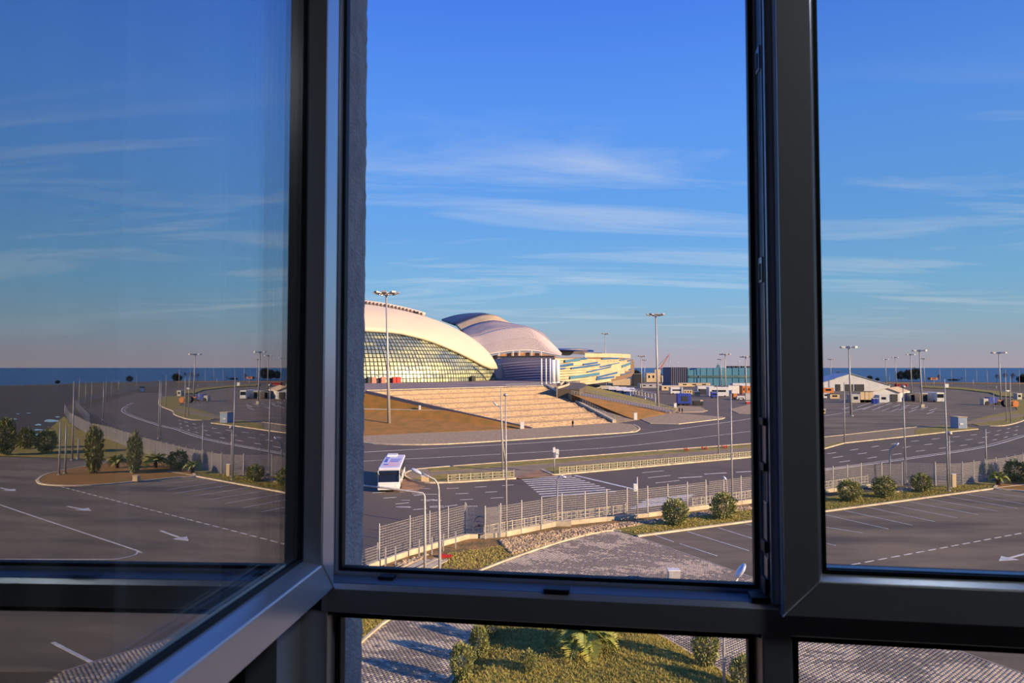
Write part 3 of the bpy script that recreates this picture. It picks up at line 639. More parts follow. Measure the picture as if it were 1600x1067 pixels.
fence(pts_at([(782, 840), (846, 828), (878, 821), (914, 817), (948, 812), (980, 809), (1012, 806), (1074, 798), (1158, 786), (1302, 767), (1346, 761), (1410, 759)]), FH, 'long welded mesh fence between the road and the planted verge')
fence(pts_at([(1414, 757), (1462, 759), (1504, 758.5), (1573, 747)]) + pts_R([(226, 714), (202.5, 705), (169, 692), (140, 685), (108, 665), (101, 650)]), FH, 'curving mesh fence behind the bushes at the right end of the near car park', bay=3, r=.009)
fence(pts_R([(140, 668), (125, 650), (118, 640)]) + pts_R([(150, 628), (219, 612), (262, 606)]), 2.6, 'far mesh fence on the outer side of the road bend', bay=6, vs=.6, hs=.4, r=.012)
b = B()
cE = at(750, 824, 1.2)
for cz, cxo in ((1.45, 0.0), (.75, 0.0)):
    c0 = at(750, 841); pts = [(c0.x + cxo + .5 * math.cos(a) * (.95), c0.y - .12, cz + .42 * math.sin(a)) for a in [2 * PI * i / 20 for i in range(21)]]
    b.tube(pts, .035, 5, False)
b.box((c0.x, c0.y - .12, 1.45), (.7, .03, .03)).box((c0.x, c0.y - .12, .45), (.03, .03, .8)).box((c0.x, c0.y - .12, 1.1), (.25, .03, .03))
b.build('wire_emblem', DARKM, label='two dark wire rings fixed on the mesh bay left of the slim street lamp', cat='emblem')
def rail_mesh(L=1.5, Hh=.88):
    b = B()
    for z in (.12, Hh - .06): b.box((L / 2, 0, z), (L, .05, .06))
    b.box((L * .16, 0, Hh * .5), (L * .3, .04, .05)); b.box((L * .84, 0, Hh * .5), (L * .3, .04, .05))
    for x in (.32, .44, .56, .68): b.box((L * x, 0, Hh / 2), (.045, .045, Hh - .16))
    b.box((0, 0, Hh / 2), (.12, .12, Hh + .06)); return b.mesh('railing_bay')
RM = rail_mesh(); RM.materials.append(RAILM)
def railing(P, label, bay=1.5):
    root = E('low_railing', (P[0][0], P[0][1], .1), label, 'railing', 'low white railings along the road')
    for a, b_ in zip(P[:-1], P[1:]):
        a2, b2 = Vector((a[0], a[1], .1)), Vector((b_[0], b_[1], .1)); L = (b2 - a2).length; k = max(1, round(L / bay)); rz = math.atan2(b2.y - a2.y, b2.x - a2.x)
        for i in range(k): o = inst(RM, 'railing_bay', root, a2.lerp(b2, i / k) - root.location, rz); o.scale = (L / k / bay, 1, 1)
    pm = inst(B().box((0, 0, .5), (.12, .12, 1.06)).mesh('end_post'), 'end_post', root, Vector((P[-1][0], P[-1][1], .1)) - root.location); pm.data.materials.append(RAILM)
railing(pts_at([(700, 753.5), (803, 747)]), 'short white railing on the median nose beside the white vehicle', 1.5)
railing(pts_at([(874, 741), (1000, 729.5), (1174, 714)]), 'long white railing on the median right of the traffic light', 1.4)
railing(pts_at([(756, 839), (800, 830), (872, 817)]), 'white railing behind the mesh fence at the zebra crossing', 1.5)
railing(pts_at([(872, 817), (914, 812), (978, 803)]), 'white railing behind the mesh fence right of the slim street lamp', 1.5)
railing(pts_at([(1082, 793), (1122, 787), (1190, 777)]), 'white railing behind the mesh fence left of the mullion', 1.5)
railing(pts_at([(1250, 771), (1300, 763), (1356, 755)]), 'white railing behind the mesh fence right of the mullion', 1.5)

# ================================================================== HILL, STAIRS, PLATFORM
HP = 8.0
PT = lambda x, y, z=HP: at(x, y, z)
plat = [PT(540, 612.5), PT(572, 610.5), PT(848, 603), PT(866, 600.5), PT(900, 596.5), PT(910, 594.5), PT(800, 590), (-60, 480), (-260, 480), (-260, 200)]
platform = poly('platform', plat, mat('platform_paving', (146, 128, 120), (124, 108, 104), .08, .9), 0, HP)
B().ribbon([PT(572, 610.5), PT(848, 603)], .6, HP, HP + .25).build('coping', CONC, platform)
TL, TR, BL, BR = PT(610, 611.2), PT(852, 603.4), at(832, 670), at(960, 661.3)
stairs = E('monumental_stairs', BL, 'broad cream stone stairway with wide terraces climbing to the domed arena', 'stairs')
nt_, nsx = 8, 6
off_ = Vector(BL)
TL2 = PT(572, 612)
def lerp3(a, b, t): return Vector(a) + (Vector(b) - Vector(a)) * t
for k in range(nt_):
    t0, t1 = k / nt_, (k + 1) / nt_; b = B()
    zt0, zt1 = HP * t0, HP * t1
    for i in range(nsx):
        # risers packed in the front 55 percent of a terrace, landing behind
        u0 = t0 + (t1 - t0) * (i * .11); u1 = t0 + (t1 - t0) * ((i + 1) * .11 if i < nsx - 1 else 1.0); z = zt0 + (zt1 - zt0) * (i + 1) / nsx
        P = []
        for u in (u0, u1):
            l = lerp3((BL.x, BL.y, 0), (TL2.x, TL2.y, 0), u); r_ = lerp3((BR.x, BR.y, 0), (TR.x, TR.y, 0), u); P.append((l, r_))
        q = [P[0][0], P[0][1], P[1][1], P[1][0]]
        b.hexa([(p.x - off_.x, p.y - off_.y, 0) for p in q] + [(p.x - off_.x, p.y - off_.y, z) for p in q])
    b.build('terrace_flight', STONE, stairs)
    l = lerp3((BL.x, BL.y, 0), (TL2.x, TL2.y, 0), t1 - .012); r_ = lerp3((BR.x, BR.y, 0), (TR.x, TR.y, 0), t1 - .012)
    if k < nt_ - 1: B().ribbon([(l.x - off_.x, l.y - off_.y), (r_.x - off_.x, r_.y - off_.y)],   .4, zt1, zt1 + .22).build('bench_wall', mat('bench_stone', (150, 128, 104), None, rough=.9), stairs)
# side walls of the stairs
def slope_wall(name, a, b_, w, h, m, parent, za, zb, nseg=8):
    b = B(); a = Vector((a[0], a[1])); c = Vector((b_[0], b_[1])); t = (c - a).normalized(); n_ = Vector((-t.y, t.x)) * w / 2; o = parent.location if parent is not None else Vector((0, 0, 0))
    p = [a - n_, c - n_, c + n_, a + n_]; zz = [za, zb, zb, za]
    b.hexa([(q.x - o.x, q.y - o.y, -o.z) for q in p] + [(q.x - o.x, q.y - o.y, z + h - o.z) for q, z in zip(p, zz)]); return b.build(name, m, parent)
slope_wall('side_wall', BR, TR, 1.0, .9, CONC, stairs, 0, HP); slope_wall('side_wall', BL, TL2, .8, .35, mat('side_wall_stone', (130, 118, 112), None), stairs, 0, HP)
# grass bank left of the stairs: two grass slopes with a path between
bank = E('grass_bank', at(640, 676), kind='structure')
def quadslope(P, name, m, parent, thick=.3, sub=1):
    b = B(); o = parent.location; n = len(P)
    vs = [(p[0] - o.x, p[1] - o.y, p[2] - o.z) for p in P] + [(p[0] - o.x, p[1] - o.y, -.2 - o.z) for p in P]
    b.add(vs, [tuple(range(n)), tuple(range(2 * n - 1, n - 1, -1))] + [(i, n + i, n + (i + 1) % n, (i + 1) % n) for i in range(n)])
    bm = b.build(name, m, parent); bm.data.validate(); return bm
def zed(p, z): return Vector((p[0], p[1], z))
G0 = zed(at(520, 684), .15); G1 = zed(at(810, 670.5), .15)
tm = (4.0 / HP)
Lm = zed(lerp3(BL, TL2, .46), 3.7)
m1 = PT(716, 640, 3.7); m0 = PT(520, 639, 3.7)
quadslope([G0, G1, zed(BL, .1), Lm, m0], 'grass_slope', GRASS, bank)
quadslope([m0, Lm, zed(lerp3(BL, TL2, .50), 3.75), PT(520, 637, 3.75)], 'bank_path', CONC, bank)
quadslope([PT(520, 637, 3.75), zed(lerp3(BL, TL2, .50), 3.75), zed(TL2, HP - .1), PT(520, 613, HP - .1)], 'grass_slope', GRASS, bank)
for x, y in ((592, 637), (656, 640)): B().box((0, 0, .55), (.5, .3, 1.1)).build('bollard', WHITEM, None, label='white stub bollard on the bank path, ' + ('beside the tall mast' if x < 600 else 'near the corner of the stairs'), cat='bollard').location = PT(x, y, 3.72)
# right-hand grass mound with ramps
rb = E('ramp_hill', at(992, 657), kind='structure')
A0 = zed(at(992, 657), .15); A1 = zed(at(1050, 645), .15)
quadslope([zed(at(962, 661), .12), A0, PT(893, 616, 6.4), PT(866, 604, HP - .05)], 'side_path', PAVE2, rb)
quadslope([A0, A1, PT(1045, 642, .6), PT(893, 616, 6.4)], 'grass_slope', GRASS, rb)
quadslope([PT(893, 615.5, 6.3), PT(1046, 643.5, .7), PT(1056, 641, .7), PT(902, 610.5, 6.5)], 'ramp', mat('ramp_paving', (118, 106, 106), (104, 94, 94), .4, .9), rb)
quadslope([PT(902, 610.5, 6.6), PT(1056, 641, .7), PT(1058, 637, .7), PT(1000, 622, 2.6), PT(908, 600, 7.0)], 'grass_slope', GRASS2, rb)
spi = [PT(862, 600, HP), PT(874, 597, HP), PT(890, 597.5, HP), PT(900, 600, 7.6), PT(903, 604, 7.2), PT(898, 609, 6.8), PT(888, 614, 6.6)]
sp_ = smooth_pts(spi, 4); o = B().ribbon([(p[0] - rb.location.x, p[1] - rb.location.y) for p in sp_], 7, 0, 7.9).build('curved_ramp', ASPH, rb)
o = B().ribbon([(p[0] - rb.location.x, p[1] - rb.location.y) for p in offset(sp_, 3.5)], .5, 0, 8.6).build('parapet', CONC, rb)
def sloped_rail(a, b_, name, label, n=30, h=1.0, parent=None):
    b = B(); a = Vector(a); c = Vector(b_); o = a.copy(); root = E(name, a, label, 'handrail', 'ramp handrails')
    b.tube([Vector((0, 0, h)), c - a + Vector((0, 0, h))], .06, 5); b.tube([Vector((0, 0, h * .5)), c - a + Vector((0, 0, h * .5))], .04, 5); b.build('rail', METAL, root)
    pm = B().tube([(0, 0, -.1), (0, 0, h)], .045, 5).mesh('post'); pm.materials.append(METAL)
    for i in range(n + 1): inst(pm, 'post', root, (c - a) * (i / n))
sloped_rail(PT(893, 615.5, 6.4), PT(1046, 643.5, .75), 'ramp_handrail', 'metal handrail on the stair-side edge of the grass hill ramp', 34)
sloped_rail(PT(902, 610.5, 6.6), PT(1056, 641, .75), 'ramp_handrail', 'metal handrail on the far edge of the grass hill ramp', 34)
sloped_rail(TR + Vector((1, 0, .9)), Vector((BR.x, BR.y, .9)), 'ramp_handrail', 'metal handrail on the right side wall of the stone stairs', 30)
sloped_rail(PT(1, 1) * 0 + PT(790, 605.5, HP), PT(846, 602.8, HP), 'ramp_handrail', 'metal handrail along the platform edge above the stairs', 18, 1.1)
for (x, y, h_, lb) in ((816, 670, 1.6, 'at the foot of the stairs left side'), (993, 656, 1.9, 'at the tip of the grass hill'), (1055, 640, 2.2, 'at the foot of the ramp beside the blue truck')):
    b = B(); b.box((0, 0, h_ / 2), (.9, .4, h_)).box((0, 0, h_ + .05), (1.0, .5, .1)); o = b.build('white_pylon', WHITE, label='white information pylon ' + lb, cat='pylon'); o.location = at(x, y, .12)
# light poles row on platform
# columns
colr = E('column_group', PT(845, 601), kind='group')
ccol = mat('white_column', (226, 226, 222), (206, 206, 204), 1, .6)
for i, (x, w, y1) in enumerate(((846, .7, 600), (853, .7, 599), (859.5, .7, 599), (864, 2.2, 598.5), (867.5, .8, 598), (870.5, 2.4, 598))):
    p = PT(x, y1 + .5, HP); zt_ = ztop(p, 560 + (2 if i > 2 else 0)); b = B(); b.tube([(0, 0, 0), (0, 0, zt_ - HP)], w / 2, 10); b.tube([(0, 0, -.1), (0, 0, .5)], w / 2 + .15, 10)
    o = b.build('white_column', ccol, None, True, label=('slender', 'slender', 'slender', 'thick', 'slender', 'thick')[i] + ' white column, ' + ('first', 'second', 'third', 'fourth', 'fifth', 'last')[i] + ' from the left of the row before the blue cladding', cat='column', group='white columns on the platform'); o.location = p
for o in (colr,): bpy.data.objects.remove(o)
# ================================================================== ARENA DOME
AC = Vector((-100, 370)); au = Vector((.985, .17)).normalized(); av = Vector((au.y, -au.x)); AA, AB, AHT = 93.0, 84.0, 41.0
arena = E('domed_arena', (AC.x, AC.y, HP), 'huge white domed arena with a curved gridded glass front above the stairs', 'arena')
def ell_pt(th, ph, k=1.0):   # th around (0 = tip direction, towards camera positive), ph elevation 0..pi/2
    c = math.cos(ph); p = au * (AA * k * c * math.cos(th)) + av * (AB * k * c * math.sin(th)); return Vector((p.x, p.y, AHT * k * math.sin(ph)))
def hit(px, py):
    r = ray(px, py); o = Vector((0, 0, H)) - Vector((AC.x, AC.y, HP)); M = lambda v: Vector((v.xy.dot(au) / AA, v.xy.dot(av) / AB, v.z / AHT))
    O, D = M(o), M(r); a = D.dot(D); b = 2 * O.dot(D); c = O.dot(O) - 1; q = b * b - 4 * a * c
    if q < 0: t = -b / (2 * a)
    else: t = (-b - math.sqrt(q)) / (2 * a)
    p = O + D * t; p = p.normalized(); return math.atan2(p.y, p.x), math.asin(max(-1, min(1, p.z)))
bnd = sorted([hit(x, y) for x, y in ((572, 517), (607, 519), (630, 522), (670, 532), (690, 540), (730, 558), (752, 570), (766, 576.5))])
print('arena boundary', [(round(a, 2), round(b, 3)) for a, b in bnd])
bt = np.array([a for a, _ in bnd]); bp_ = np.array([b for _, b in bnd])
pk = PI / 2 + .15
def phib(th):
    t = abs(math.remainder(th, 2 * PI)); t = t if t < pk else max(0, 2 * pk - t)
    if t < bt[0]: return bp_[0]
    if t > bt[-1]: return bp_[-1] + (min(t, pk) - bt[-1]) * .12
    return float(np.interp(t, bt, bp_))
nth, nph = 96, 20; b = B()
for i in range(nth):
    th = 2 * PI * i / nth; p0 = phib(th)
    for j in range(nph + 1): b.v.append(tuple(ell_pt(th, p0 + (PI / 2 - p0) * j / nph)))
for i in range(nth):
    for j in range(nph): a = i * (nph + 1) + j; c = ((i + 1) % nth) * (nph + 1) + j; b.f.append((a, c, c + 1, a + 1))
o = b.build('roof_shell', mat('arena_roof', (224, 205, 172), (216, 198, 168), .05, .7), arena, True); md = o.modifiers.new('t', 'SOLIDIFY'); md.thickness = 1.4; md.offset = 0
# raised ridge strip near the crown, dotted with small lamps
rt = [hit(x, y) for x, y in ((572, 476), (600, 479), (625, 483), (650, 488), (672, 491.5))]
b = B(); nd = B(); thc = PI / 2
def plan(th, ph): q = ell_pt(th, ph); return q.xy.dot(au), q.xy.dot(av)
vl = [plan(*h) for h in rt]; n = 30
us = np.linspace(-60, vl[-1][0], n); vmax = np.interp(us, [v[0] for v in vl], [v[1] for v in vl]); vmax = np.minimum(vmax, vl[0][1] + 3)
taper = np.minimum(1, (us[-1] - us + 1) / 14)
def surf(u, v, k=.9): s_ = max(0, 1 - (u / AA) ** 2 - (v / AB) ** 2); q = au * u + av * v; return Vector((q.x, q.y, AHT * math.sqrt(s_) + k))
m_ = 10
for i in range(n):
    for j in range(m_ + 1): v = vmax[i] - (vmax[i] * 2 + 4) * taper[i] * j / m_; b.v.append(tuple(surf(us[i], v, 1.7)))
for i in range(n - 1):
    for j in range(m_): a = i * (m_ + 1) + j; b.f.append((a, a + 1, a + m_ + 2, a + m_ + 1))
o = b.build('ridge_strip', mat('ridge_strip', (216, 190, 178), (198, 172, 162), .2, .6), arena, True); md = o.modifiers.new('t', 'SOLIDIFY'); md.thickness = 2.0; md.offset = 0
for i in range(0, n - 1):
    for q in (0, .5):
        for w in (0, 1.6):
            u = us[i] + (us[i + 1] - us[i]) * q; v = vmax[i] + .25; p = surf(u, v, 1.0 + w * .55); nd.box(p, (.8, .8, .5))
nd.build('roof_lamps', DARKM, arena, kind='stuff')
# smoke vents
for (x, y) in ((727, 518), (652, 490)):
    p = ell_pt(*hit(x, y)); B().box((p.x, p.y, p.z + .6), (1.6, 1.6, 2.2)).build('roof_vent', DARKM, arena)
# glass front: base glazing, panes and mullion grid
cvals = []; gp = B(); gm = B(); NT, NP = 118, 17; k_ = .985
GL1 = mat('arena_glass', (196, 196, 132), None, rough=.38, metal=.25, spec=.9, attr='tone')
th0, th1 = -.15, 2.2
for i in range(NT):
    a0, a1 = th0 + (th1 - th0) * i / NT, th0 + (th1 - th0) * (i + 1) / NT; top = phib((a0 + a1) / 2) + .01
    for j in range(60):
        p0 = j * .046; p1 = p0 + .046
        if p0 > top: break
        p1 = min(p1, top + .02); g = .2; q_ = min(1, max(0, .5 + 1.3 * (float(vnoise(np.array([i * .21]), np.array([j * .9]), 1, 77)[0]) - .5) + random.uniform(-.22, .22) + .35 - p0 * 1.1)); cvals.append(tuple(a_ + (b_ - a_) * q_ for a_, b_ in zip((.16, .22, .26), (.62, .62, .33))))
        t0_, t1_ = a0 + (a1 - a0) * g * .6, a1 - (a1 - a0) * g * .6; q0, q1 = p0 + .046 * g * .5, p1 - .046 * g * .6
        jit = random.uniform(-.0008, .0008); j2 = random.uniform(-.0008, .0008)
        gp.add([ell_pt(t0_, q0, k_ + jit), ell_pt(t1_, q0, k_ - jit), ell_pt(t1_, q1, k_ + j2), ell_pt(t0_, q1, k_ - j2)], [(0, 1, 2, 3)])
        gm.add([ell_pt(a0, p0, k_ - .008), ell_pt(a1, p0, k_ - .008), ell_pt(a1, p1, k_ - .008), ell_pt(a0, p1, k_ - .008)], [(0, 1, 2, 3)])
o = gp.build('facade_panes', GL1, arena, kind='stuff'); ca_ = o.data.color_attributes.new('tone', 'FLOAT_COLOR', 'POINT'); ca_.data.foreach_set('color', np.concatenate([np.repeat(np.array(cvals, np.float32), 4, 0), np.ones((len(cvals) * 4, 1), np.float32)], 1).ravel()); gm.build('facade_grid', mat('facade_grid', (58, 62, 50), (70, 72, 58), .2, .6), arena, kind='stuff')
for x in (577, 583, 598, 616, 622, 738):
    th, ph = hit(x, 597); p = ell_pt(th, 0.0, 1.003); bb = B().box((p.x, p.y, 1.3), (2.2, 1.2, 2.6), math.atan2(av.y, av.x) + PI / 2 + .6); bb.build('entrance_door', RED if x in (616, 622) else DARKM if x in (577, 738) else mat('poster_red', (190, 120, 104), None), arena)
# ================================================================== STADIUM BEHIND (shell roofs lofted in depth)
def loft(curves, name, m, parent, n=28, thick=1.0, smooth=True, rows=4, ribs=0, **kw):
    """curves: list of (depth, [(px, py)...]); the surface runs through them"""
    cs = []
    for Y, P in curves:
        P = np.array(P, float); t = np.linspace(0, 1, n); a = np.linspace(0, 1, len(P))
        xs = np.interp(t, a, P[:, 0]); ys = np.interp(t, a, P[:, 1])
        if len(P) > 2:
            S = smooth_pts([Vector((x, y)) for x, y in P], 8); S = np.array([(p.x, p.y) for p in S]); a = np.linspace(0, 1, len(S)); xs = np.interp(t, a, S[:, 0]); ys = np.interp(t, a, S[:, 1])
        Yv = np.linspace(Y[0], Y[1], n) if isinstance(Y, tuple) else np.full(n, Y); cs.append([dep(x, y, yy) for x, y, yy in zip(xs, ys, Yv)])
    b = B(); full = []
    for c0, c1 in zip(cs[:-1], cs[1:]):
        for k in range(rows): full.append([p.lerp(q, k / rows) for p, q in zip(c0, c1)])
    full.append(cs[-1]); o = parent.location
    for r_ in full: b.v += [tuple(p - o) for p in r_]
    for i in range(len(full) - 1):
        for j in range(n - 1): a = i * n + j; b.f.append((a, a + 1, a + n + 1, a + n))
    ob = b.build(name, m, parent, smooth, **kw); md = ob.modifiers.new('t', 'SOLIDIFY'); md.thickness = thick; md.offset = 0
    return ob, cs
std = E('stadium', dep(800, 600, 620) * 1.0, 'distant stadium with scaled white shell roof and dark curved canopy behind the dome', 'stadium')
std.location.z = 0
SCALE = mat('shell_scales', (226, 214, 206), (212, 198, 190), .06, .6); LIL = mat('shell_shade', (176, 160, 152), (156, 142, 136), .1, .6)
_, cs = loft([(560, [(730, 540), (752, 553.5), (778, 551.5), (805, 548.5), (835, 548.5), (868, 554), (876, 555)]), (575, [(728, 532), (748, 540), (778, 533), (806, 528), (834, 529), (862, 545), (877, 554)]), (600, [(722, 530), (746, 525), (772, 517), (800, 512.5), (828, 514), (856, 532), (877, 553)])], 'roof_shell', SCALE, std)
# scale ribs
full = []
for k in range(1, 17):
    t = k / 17; row = [(a.lerp(b_, t * 2) if t < .5 else b_.lerp(c, t * 2 - 1)) - std.location for a, b_, c in zip(*cs)]; bb = B(); bb.tube([p + Vector((0, -.9, .5)) for p in row], .5, 4); bb.build('shell_rib', mat('rib_shade', (196, 182, 176), None, rough=.7), std)
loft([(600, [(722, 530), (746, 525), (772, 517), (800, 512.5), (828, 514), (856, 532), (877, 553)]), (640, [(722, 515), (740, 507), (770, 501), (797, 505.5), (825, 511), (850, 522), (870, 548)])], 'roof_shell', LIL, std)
loft([(640, [(722, 518), (745, 509), (768, 502), (795, 506)]), (650, [(712, 508), (735, 499), (757, 493), (775, 494.5), (797, 506)])], 'arch_fascia', CREAM, std, thick=2)
loft([(650, [(712, 508), (735, 499), (757, 493), (775, 494.5), (797, 506)]), (760, [(690, 500), (712, 493.5), (738, 490.3), (762, 491.5), (797, 505.5)])], 'roof_canopy', mat('canopy_navy', (66, 66, 84), (56, 56, 72), .1, .5), std, thick=2)
loft([(555, [(768, 556), (800, 551), (835, 551), (868, 556)]), (555, [(768, 566), (800, 562), (835, 560), (870, 560)])], 'stand_soffit', mat('stand_timber', (206, 150, 92), (150, 104, 70), .25, .8), std, thick=2, smooth=False)
for x in (780, 802, 812, 831, 846): p = dep(x, 556, 552) - std.location; B().box((p.x, p.y, p.z - 1), (1.1, 1.5, 10)).build('strut', WHITEM, std)
loft([(700, [(872, 553), (880, 555), (890, 555), (897, 551)]), (700, [(872, 545.5), (885, 545.7), (905, 545.5), (920, 547)])], 'far_stand', CREAM, std, thick=6, smooth=False)
loft([(690, [(872, 546.5), (890, 547.4), (910, 548.5), (928, 548.6)]), (740, [(872, 545), (890, 545), (912, 545.8), (928, 548.2)])], 'roof_canopy', BLUED, std, thick=1.2)
loft([(640, [(893, 553), (905, 553.5), (915, 554)]), (640, [(897, 549), (905, 548.2), (918, 549)])], 'truss_bay', mat('truss_grey', (140, 128, 112), (96, 90, 84), .2, .8), std, thick=5, smooth=False)
B().box(dep(928, 553, 560) - std.location, (13, 6, 1.6)).build('roof_box', DARKM, std)
# ================================================================== STRIPED ARENA (left face in shade, right face sunlit)
sa_ = E('striped_arena', dep(868, 600, 330), 'low curved arena clad in cream stripes with blue slits, right of the white columns', 'arena'); sa_.location.z = 0
DL = [(420, 773), (400, 785), (372, 815), (345, 845), (330, 866)]; DR = [(330, 866), (336, 890), (350, 920), (372, 950), (398, 975), (425, 986), (460, 990.5)]
def topL(x): return np.interp(x, [773, 800, 845, 868], [561, 556, 555.5, 557.5])
def topR(x): return np.interp(x, [866, 914, 950, 975, 986, 990.5], [559, 558, 558.5, 559.5, 561, 565])
def botR(x): return np.interp(x, [866, 914, 950, 975, 986, 990.5], [600, 600, 597, 592, 588, 582])
def facade(D, top, bot, name, m, k=1.0):
    b = B(); o = sa_.location; Y = np.array([d[0] for d in D], float); xx = np.array([d[1] for d in D], float); t = np.linspace(0, 1, 26); a = np.linspace(0, 1, len(D)); Ys = np.interp(t, a, Y); Xs = np.interp(t, a, xx)
    for x, y_ in zip(Xs, Ys): b.v.append(tuple(dep(x, bot(x), y_) - o)); b.v.append(tuple(dep(x, top(x), y_) - o))
    for i in range(25): b.f.append((2 * i, 2 * i + 2, 2 * i + 3, 2 * i + 1))
    ob = b.build(name, m, sa_); md = ob.modifiers.new('t', 'SOLIDIFY'); md.thickness = .4; md.offset = 0; return ob
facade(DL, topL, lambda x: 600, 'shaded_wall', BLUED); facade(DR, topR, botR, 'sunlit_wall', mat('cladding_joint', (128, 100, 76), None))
def strip(D, x0, x1, y0, y1, slope, m, name, out=.6, n=8, bow=0.0):
    """band on the facade from x0..x1, between y0..y1 at its left end, drifting by slope px over its length"""
    b = B(); o = sa_.location; Y = [d[0] for d in D]; xx = [d[1] for d in D]; pr = []
    for i in range(n + 1):
        t = i / n; x = x0 + (x1 - x0) * t; dy = slope * t + bow * 4 * t * (1 - t); yy = np.interp(x, xx, Y) - out; pr.append((dep(x, y1 + dy, yy) - o, dep(x, y0 + dy, yy) - o, dep(x, y1 + dy, yy + out) - o, dep(x, y0 + dy, yy + out) - o))
    for p in pr: b.v += [tuple(q) for q in p]
    for i in range(n):
        a = 4 * i; c = a + 4; b.f += [(a, c, c + 1, a + 1), (a + 1, c + 1, c + 3, a + 3), (a, a + 2, c + 2, c)]
    b.f += [(0, 1, 3, 2), (4 * n, 4 * n + 2, 4 * n + 3, 4 * n + 1)]; return b.build(name, m, sa_)
# cream cladding bands on the sunlit face: each keeps clear of the outline
for i in range(11):
    yb = 563 + i * 4.3
    x1 = 990 if i < 6 else 990 - (i - 5) * 7
    sl = -(x1 - 868) / 122 * (3.0 + i * 1.15)
    ytop = topR(x1)
    if yb + sl < ytop + .3: sl = ytop + .3 - yb
    strip(DR, 867, x1, yb - 3.45, yb, sl, CREAM, 'cladding_band', 2.0, 24, .6)
strip(DR, 914, 985, 552.5, 558.6, 1.0, CREAM, 'cladding_band', 1.6, 16, -.8); strip(DR, 914, 958, 551.5, 557, 1.4, CREAM, 'cladding_band', 1.9, 12)
BL2 = mat('blue_glazing', (64, 112, 160), (54, 96, 144), .1, .25)
for x0, x1, y0, y1, s_ in ((883, 907, 562, 566, -2.5), (905, 918, 559.5, 562, -1), (873, 896, 570, 573.5, -3), (873, 884, 575, 577, -.8), (893, 938, 574, 576.6, -6), (912, 934, 568, 570.4, -3), (891, 937, 588, 592.3, -6.5), (918, 955, 580, 582, -8), (938, 956, 572, 574, -3),
                       (941, 967, 559.6, 561.6, -1), (948, 968, 570, 571.4, -4), (933, 965, 588, 590.8, -7.5), (932, 960, 591, 594, -4), (972, 987, 570.5, 574.6, -5.5), (981, 988, 563, 565.5, -1.8), (968, 980, 562, 563.4, -2), (982, 988.5, 577, 579, -2.5), (970, 988, 585, 586.6, -5)):
    strip(DR, x0, x1, y0, y1, s_, BL2 if y1 - y0 < 3.9 else TEAL, 'glazing_slit', 3.2, 16)
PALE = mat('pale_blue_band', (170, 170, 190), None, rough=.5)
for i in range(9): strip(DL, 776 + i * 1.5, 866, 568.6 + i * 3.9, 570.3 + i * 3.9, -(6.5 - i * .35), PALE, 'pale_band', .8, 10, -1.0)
strip([(330, 776), (330, 868)], 776, 866, 556.5, 559, -1, DARKM, 'roof_edge', .5, 8)
# roof of striped arena
b = B(); o_ = sa_.location; pl_ = [dep(x, 557, y_) for y_, x in DL] + [dep(x, 557, y_) for y_, x in DR[1:]]; zt_ = 14.6 + 17 / F * 350; b.prism([(p.x - o_.x, p.y - o_.y) for p in pl_], 18.6, 19.0); b.build('roof', mat('flat_roof', (150, 150, 160), None), sa_)

# ================================================================== MASTS AND LAMPS
def head_mesh(R_, n=8, lit=False):
    b = B(); b.tube([(0, 0, -.25), (0, 0, .25)], .35 * R_, 8)
    for i in range(n):
        a = 2 * PI * i / n; c, s_ = math.cos(a), math.sin(a); b.tube([(0, 0, 0), (c * R_, s_ * R_, .1)], .06 * R_ + .02, 4); b.box((c * R_, s_ * R_, .12), (.42 * R_ + .12, .5 * R_ + .1, .22 * R_ + .1), a)
    return b.mesh('lamp_head')
HEADS = {}
HUB = B().tube([(0, 0, -.4), (0, 0, .3)], .7, 10).mesh('lamp_hub'); HUB.materials.append(METAL)
_f = B(); _f.tube([(.3, 0, 0), (2.4, 0, .12)], .12, 5); _f.hexa([(2.1, -.55, -.25), (3.1, -.55, .05), (3.1, .55, .05), (2.1, .55, -.25), (2.1, -.55, .2), (3.1, -.55, .45), (3.1, .55, .45), (2.1, .55, .2)]); FLOOD = _f.mesh('floodlight'); FLOOD.materials.append(METAL)
def mast(bx, by, ty, label, r=.28, head=1.6, z0=0.0, tx=None, base=False, group='tall floodlight masts', place=None, hh=None, heads=8):
    p = place or at(bx, by, z0); zt = hh + z0 if hh else ztop(p, ty); h = zt - z0; lean = 0.0
    if tx is not None: lean = dep(tx, ty, p.y).x - p.x
    root = E('light_mast', (p.x, p.y, z0), label, 'light mast', group)
    b = B(); b.tube([(0, 0, -.1), (lean * .5, 0, h * .5), (lean, 0, h)], [r, r * .72, r * .5], 8); b.build('pole', METAL, root, True)
    if base: B().box((0, 0, .6), (1.3, 1.0, 1.3)).build('base_box', CONC, root)
    else: B().tube([(0, 0, -.05), (0, 0, .25)], r * 1.9, 8).build('base_flange', METAL, root)
    if head:
        key = (head, heads)
        if key not in HEADS: HEADS[key] = head_mesh(head, heads); HEADS[key].materials.append(WHITEM if heads == 6 else METAL)
        if head > 2.55 and heads == 8:
            hb_ = inst(HUB, 'lamp_head', root, (lean, 0, h - .3))
            for q in range(8): inst(FLOOD, 'floodlight', hb_, (0, 0, 0), 2 * PI * q / 8)
        else: inst(HEADS[key], 'lamp_head', root, (lean, 0, h - .3))
    return root
mast(608, 668, 457, 'tallest floodlight mast, standing on the grass bank before the dome', .42, 2.6, .4, 603.5)
mast(1028.5, 642, 491, 'tall floodlight mast at the edge of the grass hill ramp', .45, 2.6, .3, 1024.5)
mast(947, 606, 521, 'floodlight mast in front of the striped arena', .4, 2.8, 0, 945.5)
mast(1002.5, 610, 556, 'floodlight mast over the truss canopies, left one of a close pair', .35, 2.6)
